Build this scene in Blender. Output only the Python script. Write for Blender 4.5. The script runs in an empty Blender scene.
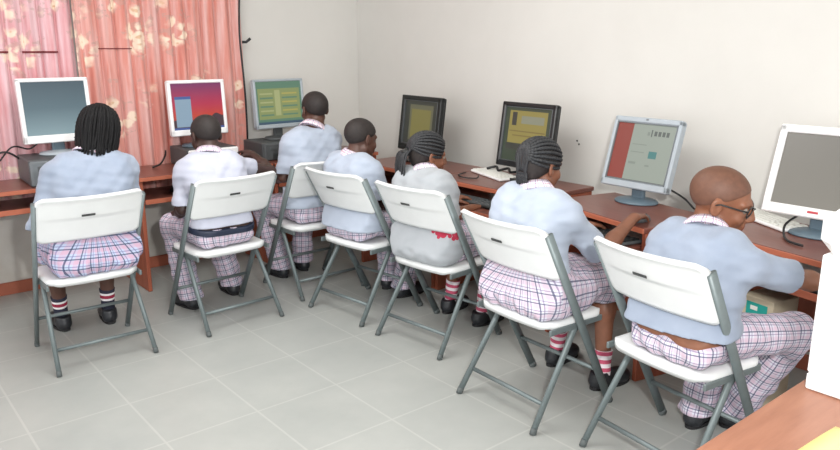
import bpy, math, random
import numpy as np
from mathutils import Vector, Matrix
random.seed(7)
SC = bpy.context.scene
COL = SC.collection
V = lambda *a: np.array(a, float)
R = math.radians

# ------------------------------------------------------------------ camera, world, lights, exposure
YAW, PITCH, CAMH = R(39.8), math.atan(178/730), 1.54
cam = bpy.data.cameras.new('camera'); cam.sensor_width = 36; cam.lens = 36*730/840
cam.clip_start = .05
co = bpy.data.objects.new('camera', cam); COL.objects.link(co)
co.location = (0, 0, CAMH); co.rotation_euler = (math.pi/2-PITCH, 0, -YAW)
SC.camera = co
W = bpy.data.worlds.new('world'); SC.world = W; W.use_nodes = True
W.node_tree.nodes['Background'].inputs[0].default_value = (.97, .985, 1, 1)
W.node_tree.nodes['Background'].inputs[1].default_value = 1.18
def area(name, loc, target, size, power, col=(1, 1, 1), sy=None):
    l = bpy.data.lights.new(name, 'AREA'); l.energy = power; l.size = size; l.color = col
    if sy: l.shape = 'RECTANGLE'; l.size_y = sy
    o = bpy.data.objects.new(name, l); COL.objects.link(o); o.location = loc
    o.rotation_euler = (Vector(target)-Vector(loc)).to_track_quat('-Z', 'Y').to_euler()
    return o
area('ceiling_lamp_light', (1.3, 2.9, 2.6), (1.5, 3.0, 0), 1.8, 28, (1, .99, .97), 1.2)
area('camera_flash_light', (.30, -.05, 1.78), (2.3, 2.7, .6), .12, 37, (1, .99, .97))
SC.view_settings.view_transform = 'Standard'; SC.view_settings.look = 'None'
SC.view_settings.gamma = 1; SC.view_settings.exposure = .74
SC.view_settings.use_curve_mapping = False

# ------------------------------------------------------------------ materials
def lin(c):
    c = [x/255 for x in c]
    return tuple((x/12.92 if x <= .04045 else ((x+.055)/1.055)**2.4) for x in c)+(1,)
class NT:
    def __init__(s, name):
        s.m = bpy.data.materials.new(name); s.m.use_nodes = True
        s.t = s.m.node_tree; s.b = s.t.nodes['Principled BSDF']
    def n(s, t, **k):
        x = s.t.nodes.new(t)
        for a, b in k.items(): setattr(x, a, b)
        return x
    def l(s, a, b): s.t.links.new(a, b)
    def math(s, op, a, b=None, clamp=False):
        x = s.n('ShaderNodeMath', operation=op); x.use_clamp = clamp
        for i, v in enumerate((a, b)):
            if v is None: continue
            if isinstance(v, (int, float)): x.inputs[i].default_value = v
            else: s.l(v, x.inputs[i])
        return x.outputs[0]
    def mix(s, f, a, b, mode='MIX'):
        x = s.n('ShaderNodeMix', data_type='RGBA', blend_type=mode)
        for i, v in ((0, f), (6, a), (7, b)):
            if isinstance(v, (int, float)): x.inputs[i].default_value = v
            elif isinstance(v, tuple): x.inputs[i].default_value = v
            else: s.l(v, x.inputs[i])
        return x.outputs[2]
    def noise(s, vec, scale, detail=3, rough=.5):
        x = s.n('ShaderNodeTexNoise'); x.inputs['Scale'].default_value = scale
        x.inputs['Detail'].default_value = detail; x.inputs['Roughness'].default_value = rough
        if vec is not None: s.l(vec, x.inputs['Vector'])
        return x.outputs['Fac']
    def ramp(s, f, stops):
        x = s.n('ShaderNodeValToRGB'); e = x.color_ramp.elements
        while len(e) < len(stops): e.new(.5)
        for i, (p, c) in enumerate(stops): e[i].position = p; e[i].color = c
        s.l(f, x.inputs[0]); return x.outputs[0]
    def coord(s, which='Object', scale=None):
        o = s.n('ShaderNodeTexCoord').outputs[which]
        if scale:
            m = s.n('ShaderNodeMapping'); m.inputs['Scale'].default_value = scale; s.l(o, m.inputs[0]); o = m.outputs[0]
        return o
    def bump(s, f, strength=.2, dist=.01):
        x = s.n('ShaderNodeBump'); x.inputs['Strength'].default_value = strength; x.inputs['Distance'].default_value = dist
        s.l(f, x.inputs['Height']); s.l(x.outputs[0], s.b.inputs['Normal'])
    def col(s, c):
        if isinstance(c, tuple): s.b.inputs['Base Color'].default_value = c
        else: s.l(c, s.b.inputs['Base Color'])
    def rough(s, r): s.b.inputs['Roughness'].default_value = r; return s
def mat(name, c, rough=.5, var=.08, scale=12, metal=0, bump=0, spec=.5):
    t = NT(name); k = lin(c)
    f = t.noise(t.coord(), scale)
    a = tuple(x*(1-var) for x in k[:3])+(1,); b = tuple(min(1, x*(1+var)) for x in k[:3])+(1,)
    t.col(t.ramp(f, [(.3, a), (.7, b)])); t.rough(rough)
    t.b.inputs['Metallic'].default_value = metal; t.b.inputs['Specular IOR Level'].default_value = spec
    if bump: t.bump(t.noise(t.coord(), scale*8), bump, .004)
    return t.m
def emit(name, c, k=1.0):
    t = NT(name); t.col((.02, .02, .02, 1)); t.b.inputs['Emission Color'].default_value = lin(c)
    t.b.inputs['Emission Strength'].default_value = k; t.rough(.35); return t.m
M = {}
M['plastic'] = mat('white_plastic', (226, 228, 228), .42, .02)
M['metal'] = mat('grey_metal', (110, 120, 121), .45, .06, 30, .25)
M['rubber'] = mat('dark_rubber', (84, 90, 90), .7)
M['badge'] = mat('dark_badge', (60, 62, 62), .5)
M['black'] = mat('black_plastic', (30, 32, 33), .38, .1)
M['darkgrey'] = mat('dark_grey_plastic', (78, 82, 84), .45, .1)
M['midgrey'] = mat('mid_grey_plastic', (110, 116, 120), .45, .06)
M['silver'] = mat('silver_plastic', (168, 177, 184), .35, .03)
M['white'] = mat('white_casing', (242, 242, 242), .4, .015)
M['slate'] = mat('slate_plastic', (92, 110, 122), .4, .06)
M['cable'] = mat('black_cable', (26, 26, 28), .5)
M['red'] = mat('red_badge', (190, 60, 70), .4)
M['leather'] = mat('black_leather', (38, 40, 44), .4, .2, 20, bump=.1)
M['sole'] = mat('shoe_sole', (28, 28, 30), .7)
M['hair'] = mat('black_hair', (13, 12, 14), .65, .25, 60, bump=.5, spec=.25)
M['braid'] = mat('braided_hair', (40, 41, 44), .5, .3, 80, bump=.5)
M['scalp'] = mat('cropped_hair_scalp', (38, 31, 29), .7, .2, 60)
M['eye'] = mat('eye_white', (150, 140, 130), .4)
M['iris'] = mat('iris', (30, 20, 15), .2)
M['belt'] = mat('navy_belt', (38, 46, 66), .5)
M['buckle'] = mat('steel_buckle', (170, 175, 180), .3, metal=.8)
M['paper'] = mat('paper', (228, 228, 222), .7, .03)
M['card'] = mat('cardboard', (196, 184, 160), .8, .06)
M['teal'] = mat('teal_print', (40, 160, 150), .6)
M['yellow'] = mat('yellow_cloth', (222, 202, 132), .7, .05)
def wood(name, c, c2, rough, scale=(2, 14, 14)):
    t = NT(name); v = t.coord('Object', scale)
    f = t.noise(v, 3, 5, .6); g = t.noise(t.coord(), 5, 2)
    a = t.ramp(f, [(.3, lin(c)), (.72, lin(c2))])
    t.col(t.mix(t.math('MULTIPLY', g, .35), a, lin(tuple(int(x*.8) for x in c)))); t.rough(rough); return t.m
M['desktop'] = wood('desk_laminate', (112, 66, 56), (130, 78, 66), .30)
M['panel'] = wood('desk_panel', (150, 78, 56), (172, 96, 70), .5, (10, 10, 2))
M['edge'] = wood('desk_edge', (176, 98, 72), (192, 112, 84), .5)
M['counter'] = wood('brown_table_top', (136, 88, 66), (158, 108, 84), .42)
def skin(name, c):
    t = NT(name); a = t.n('ShaderNodeAttribute', attribute_name='tint').outputs['Color']
    f = t.noise(t.coord(), 25, 3)
    b = t.ramp(f, [(.3, tuple(x*.9 for x in lin(c)[:3])+(1,)), (.7, tuple(x*1.1 for x in lin(c)[:3])+(1,))])
    t.col(t.mix(1.0, b, a, 'MULTIPLY')); t.rough(.48)
    t.b.inputs['Subsurface Weight'].default_value = .05; t.b.inputs['Subsurface Radius'].default_value = (.01, .005, .003)
    return t.m
def shirt_mat(name, c, c2):
    t = NT(name); f = t.noise(t.coord(), 9, 4)
    t.col(t.ramp(f, [(.25, lin(c)), (.75, lin(c2))])); t.rough(.85)
    t.bump(t.noise(t.coord(), 700, 1), .08, .001); t.b.inputs['Sheen Weight'].default_value = .15; return t.m
def plaid(name, base, line, band, fine, per=.05):
    t = NT(name); uv = t.n('ShaderNodeUVMap'); uv.uv_map = 'UVMap'
    s = t.n('ShaderNodeSeparateXYZ'); t.l(uv.outputs[0], s.inputs[0])
    c = lin(base)
    def stripe(o, off, w):
        f = t.math('FRACT', t.math('ADD', t.math('MULTIPLY', o, 1/per), off+10))
        return t.math('LESS_THAN', f, w)
    cur = None
    U, Vv = s.outputs[0], s.outputs[1]
    cur = t.mix(t.math('MULTIPLY', stripe(U, .0, .36), .42), c, lin(band))
    cur = t.mix(t.math('MULTIPLY', stripe(Vv, .0, .36), .42), cur, lin(band))
    for o in (U, Vv): cur = t.mix(t.math('MULTIPLY', stripe(o, .28, .09), .65), cur, lin(fine))
    for o in (U, Vv): cur = t.mix(t.math('MULTIPLY', stripe(o, .6, .12), .8), cur, lin(line))
    t.col(cur); t.rough(.85); return t.m
M['plaid'] = plaid('plaid_cotton', (208, 208, 219), (66, 68, 100), (202, 166, 184), (116, 96, 136), .038)
M['plaid_blue'] = plaid('plaid_cotton_blue', (178, 190, 214), (44, 52, 88), (204, 146, 166), (110, 104, 150), .047)
M['plaid_collar'] = plaid('plaid_collar', (228, 226, 234), (130, 110, 146), (222, 196, 208), (186, 90, 116), .030)
def sock_mat():
    t = NT('striped_sock'); uv = t.n('ShaderNodeUVMap'); uv.uv_map = 'UVMap'
    s = t.n('ShaderNodeSeparateXYZ'); t.l(uv.outputs[0], s.inputs[0])
    x = t.n('ShaderNodeValToRGB'); x.color_ramp.interpolation = 'CONSTANT'; e = x.color_ramp.elements
    st = [(0, (40, 42, 58)), (.42, (235, 230, 232)), (.52, (150, 40, 66)), (.68, (235, 230, 232)), (.78, (46, 46, 62))]
    while len(e) < len(st): e.new(.5)
    for i, (p, c) in enumerate(st): e[i].position = p; e[i].color = lin(c)
    t.l(s.outputs[0], x.inputs[0]); t.col(x.outputs[0]); t.rough(.9); return t.m
M['sock'] = sock_mat()
def sock2():
    t = NT('pink_striped_sock'); uv = t.n('ShaderNodeUVMap'); uv.uv_map = 'UVMap'
    s = t.n('ShaderNodeSeparateXYZ'); t.l(uv.outputs[0], s.inputs[0])
    f = t.math('LESS_THAN', t.math('FRACT', t.math('MULTIPLY', s.outputs[0], 3.2)), .5)
    t.col(t.mix(f, lin((236, 226, 230)), lin((196, 84, 112)))); t.rough(.9); return t.m
M['sock_pink'] = sock2()
def wall_mat(name, c, dirt):
    t = NT(name); v = t.coord()
    f = t.noise(v, 1.3, 5, .6); g = t.noise(v, 9, 4)
    a = t.ramp(f, [(.3, lin(c)), (.8, lin(tuple(int(x*.96) for x in c)))])
    s = t.n('ShaderNodeSeparateXYZ'); t.l(v, s.inputs[0])
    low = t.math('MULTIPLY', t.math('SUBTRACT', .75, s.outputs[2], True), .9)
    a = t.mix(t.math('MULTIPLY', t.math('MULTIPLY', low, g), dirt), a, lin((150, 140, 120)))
    t.col(a); t.rough(.8); t.bump(t.noise(v, 60, 4), .08, .004); return t.m
M['wall'] = wall_mat('painted_plaster_wall', (215, 213, 208), 1.0)
M['ceiling'] = mat('white_ceiling', (232, 230, 224), .9, .02, 2)
M['skirting'] = mat('painted_skirting', (170, 96, 72), .6, .15, 6)
def floor_mat():
    t = NT('grey_floor_tiles'); v = t.coord()
    s = t.n('ShaderNodeSeparateXYZ'); t.l(v, s.inputs[0])
    g = None
    for o, off, p in ((s.outputs[0], .905, .405), (s.outputs[1], 3.105, .43)):
        f = t.math('FRACT', t.math('ADD', t.math('MULTIPLY', t.math('SUBTRACT', o, off), 1/p), 20.5))
        d = t.math('MULTIPLY', t.math('ABSOLUTE', t.math('SUBTRACT', f, .5)), p)
        k = t.math('LESS_THAN', d, .0045)
        g = k if g is None else t.math('MAXIMUM', g, k)
    f = t.noise(v, 2.2, 5, .6); h = t.noise(v, 18, 4)
    a = t.ramp(f, [(.3, lin((160, 163, 160))), (.75, lin((174, 176, 172)))])
    a = t.mix(t.math('MULTIPLY', h, .12), a, lin((138, 142, 139)))
    t.col(t.mix(t.math('MULTIPLY', g, .26), a, lin((205, 206, 200)))); t.rough(.42)
    return t.m
M['floor'] = floor_mat()
def curtain_mat(seed, stops, veil):
    t = NT('floral_curtain'); uv = t.n('ShaderNodeUVMap'); uv.uv_map = 'UVMap'; v0 = uv.outputs[0]
    mp = t.n('ShaderNodeMapping'); mp.inputs['Scale'].default_value = (9, .55, 1); mp.inputs['Location'].default_value = (seed, seed, 0)
    t.l(v0, mp.inputs[0])
    streak = t.noise(mp.outputs[0], 2.2, 4, .6)
    base = t.ramp(streak, [(p, lin(c)) for p, c in stops])
    big = t.noise(v0, 3, 2)
    base = t.mix(t.math('MULTIPLY', big, .6), base, lin(veil))
    # clusters of pale five-lobed blooms, with greyish leaves
    nz = t.n('ShaderNodeTexNoise'); nz.inputs['Scale'].default_value = 16; nz.inputs['Detail'].default_value = 3; t.l(v0, nz.inputs['Vector'])
    sv = t.n('ShaderNodeVectorMath', operation='SCALE'); t.l(nz.outputs['Color'], sv.inputs[0]); sv.inputs['Scale'].default_value = .07
    av = t.n('ShaderNodeVectorMath', operation='ADD'); t.l(v0, av.inputs[0]); t.l(sv.outputs[0], av.inputs[1]); v0 = av.outputs[0]
    def soft(d, a, b):
        m = t.n('ShaderNodeMapRange', interpolation_type='SMOOTHSTEP'); t.l(d, m.inputs['Value'])
        m.inputs['From Min'].default_value = a; m.inputs['From Max'].default_value = b; m.inputs['To Min'].default_value = 1; m.inputs['To Max'].default_value = 0
        return m.outputs[0]
    vo = t.n('ShaderNodeTexVoronoi'); vo.inputs['Scale'].default_value = 3.4; vo.inputs['Randomness'].default_value = .9; t.l(v0, vo.inputs['Vector'])
    fl = t.n('ShaderNodeTexVoronoi'); fl.inputs['Scale'].default_value = 11; t.l(v0, fl.inputs['Vector'])
    n1 = t.noise(v0, 38, 2)
    cl = soft(vo.outputs['Distance'], .36, .50)
    pet = soft(fl.outputs['Distance'], .34, .52)
    core = soft(fl.outputs['Distance'], .08, .18)
    k = t.math('MULTIPLY', cl, pet)
    leaf = t.math('MULTIPLY', t.math('LESS_THAN', vo.outputs['Distance'], .52), t.math('GREATER_THAN', t.noise(v0, 22, 2), .58))
    base = t.mix(t.math('MULTIPLY', leaf, .45), base, lin((178, 150, 140)))
    base = t.mix(t.math('MULTIPLY', k, .85), base, lin((238, 222, 200)))
    base = t.mix(t.math('MULTIPLY', t.math('MULTIPLY', cl, core), .6), base, lin((190, 140, 90)))
    t.col(base); t.rough(.9); t.b.inputs['Sheen Weight'].default_value = .2; return t.m
M['curtain'] = curtain_mat(1.3, [(.26, (228, 206, 208)), (.44, (218, 178, 184)), (.58, (206, 138, 142)), (.74, (182, 74, 72))], (218, 182, 186))
M['curtain_orange'] = curtain_mat(4.1, [(.26, (226, 194, 190)), (.42, (216, 166, 160)), (.57, (204, 128, 114)), (.74, (182, 80, 62))], (214, 160, 152))

# ------------------------------------------------------------------ mesh helpers
def link(name, me, parent=None, mats=(), smooth=True):
    o = bpy.data.objects.new(name, me); COL.objects.link(o)
    for m in mats: me.materials.append(m)
    if parent: o.parent = parent
    if smooth: me.polygons.foreach_set('use_smooth', [True]*len(me.polygons))
    return o
def tag(o, label, cat, group=None):
    o['label'] = label; o['category'] = cat
    if group: o['group'] = group
    return o
def empty(name, loc, rz=0):
    o = bpy.data.objects.new(name, None); COL.objects.link(o); o.location = loc; o.rotation_euler = (0, 0, rz)
    o.empty_display_size = .1; return o
def unit(v): v = np.array(v, float); return v/(np.linalg.norm(v)+1e-12)
class MB:
    def __init__(s): s.v = []; s.f = []; s.m = []; s.sm = []
    def add(s, vs, fs, m=0, smooth=False, T=None):
        b = len(s.v)
        for p in vs: s.v.append(tuple(T @ Vector(p)) if T is not None else tuple(p))
        for f in fs: s.f.append([i+b for i in f]); s.m.append(m); s.sm.append(smooth)
        return s
    def box(s, c, d, bev=.003, m=0, T=None):
        # box with all edges chamfered
        hx, hy, hz = [x/2 for x in d]; b = min(bev, hx*.9, hy*.9, hz*.9)
        vs = []; idx = {}
        for sx in (-1, 1):
            for sy in (-1, 1):
                for sz in (-1, 1):
                    for ax in range(3):
                        p = [sx*(hx-b), sy*(hy-b), sz*(hz-b)]
                        p[ax] = (sx*hx, sy*hy, sz*hz)[ax]
                        idx[(sx, sy, sz, ax)] = len(vs); vs.append([p[i]+c[i] for i in range(3)])
        fs = []
        def q(ax, sg):
            a, bb = [i for i in range(3) if i != ax]
            L = []
            for u, w in ((-1, -1), (1, -1), (1, 1), (-1, 1)):
                k = [0, 0, 0]; k[ax] = sg; k[a] = u; k[bb] = w; L.append(idx[(*k, ax)])
            if (sg > 0) != (ax != 1): L.reverse()
            fs.append(L)
        for ax in range(3):
            for sg in (-1, 1): q(ax, sg)
        cc = np.array(c)
        def orient(L):
            P = [np.array(vs[i])-cc for i in L]
            n = np.cross(P[1]-P[0], P[2]-P[0]); mid = sum(P)/len(P)
            return L if n @ mid > 0 else L[::-1]
        for ax in range(3):
            a, bb = [i for i in range(3) if i != ax]
            for u in (-1, 1):
                for w in (-1, 1):
                    k0 = [0, 0, 0]; k0[a] = u; k0[bb] = w; k1 = list(k0); k0[ax] = -1; k1[ax] = 1
                    fs.append(orient([idx[(*k0, a)], idx[(*k1, a)], idx[(*k1, bb)], idx[(*k0, bb)]]))
        for sx in (-1, 1):
            for sy in (-1, 1):
                for sz in (-1, 1): fs.append(orient([idx[(sx, sy, sz, i)] for i in range(3)]))
        fs[:6] = [orient(L) for L in fs[:6]]
        return s.add(vs, fs, m, False, T)
    def tube(s, pts, r, n=10, m=0, flat=None, T=None, caps=True):
        # r: number or list; flat=(axis, factor) squashes the section along an axis direction
        P = [np.array(p, float) for p in pts]; k = len(P)
        rs = [r]*k if isinstance(r, (int, float)) else list(r)
        vs = []; fs = []
        t0 = unit(P[1]-P[0]); ref = np.array([0, 0, 1.]) if abs(t0[2]) < .9 else np.array([1., 0, 0])
        if flat is not None: ref = np.array(flat[0], float)
        u = unit(np.cross(np.cross(t0, ref), t0))
        for i in range(k):
            t = unit(P[min(i+1, k-1)]-P[max(i-1, 0)])
            u = unit(u-t*(u @ t)); w = np.cross(t, u)
            ku = flat[1] if flat is not None else 1
            for j in range(n):
                a = 2*math.pi*j/n
                vs.append(P[i]+u*math.cos(a)*rs[i]*ku+w*math.sin(a)*rs[i])
        for i in range(k-1):
            for j in range(n):
                a, b = i*n+j, i*n+(j+1) % n
                fs.append([a, b, b+n, a+n])
        if caps: fs.append(list(range(n))[::-1]); fs.append([(k-1)*n+j for j in range(n)])
        return s.add(vs, fs, m, True, T)
    def lathe(s, prof, n=24, m=0, T=None, sx=1, sy=1):
        vs = []; fs = []; k = len(prof)
        for r, z in prof:
            for j in range(n):
                a = 2*math.pi*j/n; vs.append((r*math.cos(a)*sx, r*math.sin(a)*sy, z))
        for i in range(k-1):
            for j in range(n):
                a, b = i*n+j, i*n+(j+1) % n; fs.append([a, b, b+n, a+n])
        fs.append(list(range(n))[::-1]); fs.append([(k-1)*n+j for j in range(n)])
        return s.add(vs, fs, m, True, T)
    def grid(s, fn, nu, nv, m=0, close=False, thick=None):
        vs = [fn(i/(nu-1), j/(nv-1)) for j in range(nv) for i in range(nu)]
        fs = [[j*nu+i, j*nu+i+1, (j+1)*nu+i+1, (j+1)*nu+i] for j in range(nv-1) for i in range(nu-1)]
        return s.add(vs, fs, m, True)
    def build(s, name, mats, parent=None):
        me = bpy.data.meshes.new(name); me.from_pydata(s.v, [], s.f)
        o = link(name, me, parent, mats if isinstance(mats, (list, tuple)) else [mats], False)
        me.polygons.foreach_set('material_index', s.m); me.polygons.foreach_set('use_smooth', s.sm)
        me.update(); return o
def struct(o): o['kind'] = 'structure'; return o
def copy_tree(o, parent=None):
    c = o.copy(); COL.objects.link(c)
    if parent: c.parent = parent
    for ch in list(o.children): copy_tree(ch, c)
    return c

# ------------------------------------------------------------------ the room
WX, WY, RH = 3.58, 5.10, 2.75
X0, Y0 = -2.2, -1.6
struct(MB().box(((X0+WX)/2+.05, (Y0+WY)/2+.05, -.05), (WX-X0+.1, WY-Y0+.1, .1), 0.001).build('floor', M['floor']))
struct(MB().box(((X0+WX)/2, WY+.06, RH/2), (WX-X0, .12, RH), .001).build('wall_left', M['wall']))
struct(MB().box((WX+.06, (Y0+WY)/2+.06, RH/2), (.12, WY-Y0+.12, RH), .001).build('wall_right', M['wall']))
struct(MB().box(((X0+WX)/2, (Y0+WY)/2, RH+.05), (WX-X0+.2, WY-Y0+.2, .1), .001).build('ceiling', M['ceiling']))
struct(MB().box(((X0+WX)/2, WY-.008, .04), (WX-X0, .016, .08), .003).build('baseboard_left', M['skirting']))
struct(MB().box((WX-.008, (Y0+WY)/2, .04), (.016, WY-Y0-.03, .08), .003).build('baseboard_right', M['skirting']))
# screw holes left in the right-hand wall
for k, (y, z) in enumerate(((2.80, .985), (2.785, .965))):
    MBh = MB().lathe([(.0055, -.002), (.0055, .001), (.003, .002)], 10, T=Matrix.Translation((WX-.002, y, z)) @ Matrix.Rotation(-math.pi/2, 4, 'Y'))
    o = MBh.build('wall_plug', M['badge']); tag(o, ['dark screw plug in the right wall, the upper of a close pair', 'dark screw plug in the right wall, the lower of a close pair'][k], 'plug', 'plugs in the wall')

# curtain: two gathered panels in front of the left wall
def curtain(x0, x1, seed, z0, z1, label, m):
    nu, nv = int((x1-x0)/.008), 46
    def f(u, v):
        x = x0+(x1-x0)*u; z = z0+(z1-z0)*v
        a = 2*math.pi*x/.105+1.3*math.sin(x*5.1+seed)+.5*math.sin(z*1.7+seed)
        y = .020*math.sin(a)+.009*math.sin(a*2.3+z*1.1)+.008*math.sin(z*2.3+x*3)
        return (x+.008*math.cos(a), 5.045+y*(.8+.25*(1-v)), z)
    b = MB(); b.grid(f, nu, nv)
    o = b.build('curtain', m); me = o.data
    uvl = me.uv_layers.new(name='UVMap'); li = np.zeros(len(me.loops), np.int32); me.loops.foreach_get('vertex_index', li)
    uv = np.array([((i % nu)/(nu-1)*(x1-x0)*1.25+seed, (i//nu)/(nv-1)*(z1-z0)) for i in range(nu*nv)])
    uvl.data.foreach_set('uv', uv[li].ravel().astype(np.float32))
    md = o.modifiers.new('s', 'SOLIDIFY'); md.thickness = .002
    tag(o, label, 'curtain', 'floral curtains')
    return o, f
cA, fA = curtain(-.9, 1.36, .7, .52, 2.5, 'pink floral curtain panel on the left, behind the leftmost monitor', M['curtain'])
cB, fB = curtain(1.363, 2.50, 3.1, .52, 2.5, 'orange-pink floral curtain panel ending beside the wall cable', M['curtain_orange'])
def rail_shadow(f, x0, x1, xa, xb, par, z=1.51, rad=.0055):  # dark tubes on the cloth, standing in for the window rail's shadow
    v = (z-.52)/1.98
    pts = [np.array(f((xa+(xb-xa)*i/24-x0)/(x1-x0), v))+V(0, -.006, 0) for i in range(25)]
    MB().tube(pts, rad, 6).build('rail_shadow', M['rail_shadow'], par)
M['rail_shadow'] = mat('maroon_rail_shadow', (120, 46, 52), .9)  # shade of the rail behind the curtain, given as a maroon colour
rail_shadow(fA, -.9, 1.36, .80, .985, cA); rail_shadow(fA, -.9, 1.36, 1.055, 1.255, cA); rail_shadow(fB, 1.363, 2.5, 1.50, 1.72, cB, 1.53, .003)
rod = MB().tube([(-1.0, 5.03, 2.52), (2.6, 5.03, 2.52)], .012, 12).build('curtain_rod', M['metal'])
tag(rod, 'metal rod along the top of the floral curtains', 'rod')
b = MB(); b.tube([(2.522, 5.085, 2.5), (2.520, 5.085, .6)], .0075, 10)
pipe = b.build('wall_conduit', mat('grey_conduit', (150, 150, 144), .6)); tag(pipe, 'thin grey conduit running down the wall beside the curtain edge', 'conduit')
b = MB(); b.tube([(2.490+.01*math.sin(i*.5), 5.005+.004*math.sin(i*.9), 2.4-i*.085) for i in range(19)], .007, 8)
o = b.build('hanging_cable', M['cable']); tag(o, 'black cable hanging down along the curtain edge to the desk', 'cable')
b = MB(); b.tube([(2.49, 5.03, 1.575), (2.53, 5.01, 1.575), (2.555, 4.99, 1.60)], .010, 8)
o = b.build('tieback_hook', M['black']); tag(o, 'small black hook on the wall beside the curtain edge', 'hook')

# ------------------------------------------------------------------ desks
DZ = .75
def desk(c, yaw, L, D, label, front=.0, cpu=False, parts=('l', 'r'), shelfz=.60, back=True, slide=.0):
    # local: x along the desk, +y to the wall, origin on the floor under the middle
    r = empty('computer_desk', (c[0], c[1], 0), yaw); tag(r, label, 'desk', 'computer desks')
    b = MB(); b.box((0, 0, DZ-.0125), (L, D, .025), .004); b.build('top', M['desktop'], r)
    MB().box((0, -D/2-.0035, DZ-.014), (L, .006, .024), .002).build('edge_strip', M['edge'], r)
    for s in (-1, 1):
        if ('l' if s < 0 else 'r') in parts:
            MB().box((s*(L/2-.016), .0, (DZ-.026)/2), (.024, D-.03, DZ-.028), .002).build('side_panel', M['panel'], r)
    w = L-.062
    MB().box((0, -.02-slide, shelfz-.009), (w, D-.06, .018), .002).build('keyboard_shelf', M['desktop'], r)
    MB().box((0, -.02-slide-(D-.06)/2-.003, shelfz-.011), (w, .005, .03), .001).build('shelf_edge', M['edge'], r)
    if back: MB().box((0, D/2-.05, .36), (w, .014, .36), .002).build('back_panel', M['panel'], r)
    return r
desk((.98, 4.80), 0, 1.0, .42, 'brown laminate desk at far left under the leftmost monitor', shelfz=.635, back=False, parts='l')
desk((1.985, 4.785), 0, .93, .47, 'brown laminate desk under the monitor showing a red sunset', shelfz=.60, back=False)
desk((2.915, 4.785), 0, .90, .47, 'brown laminate desk in the room corner under the green-screen monitor', shelfz=.60, back=False)
desk((3.21, 3.84), -math.pi/2, .82, .50, 'brown laminate desk under the rearmost black monitor on the right wall', shelfz=.62)
desk((3.21, 2.995), -math.pi/2, .86, .50, 'brown laminate desk carrying the white keyboard and nearer black monitor', shelfz=.65, slide=.21)
desk((3.105, 2.09), -math.pi/2-R(13), .72, .46, 'brown laminate desk skewed from the wall under the silver monitor', shelfz=.66, slide=.20)
desk((3.17, 1.26), -math.pi/2-R(12), .80, .50, 'brown laminate desk under the white monitor at right', shelfz=.62, slide=.03)

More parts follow.
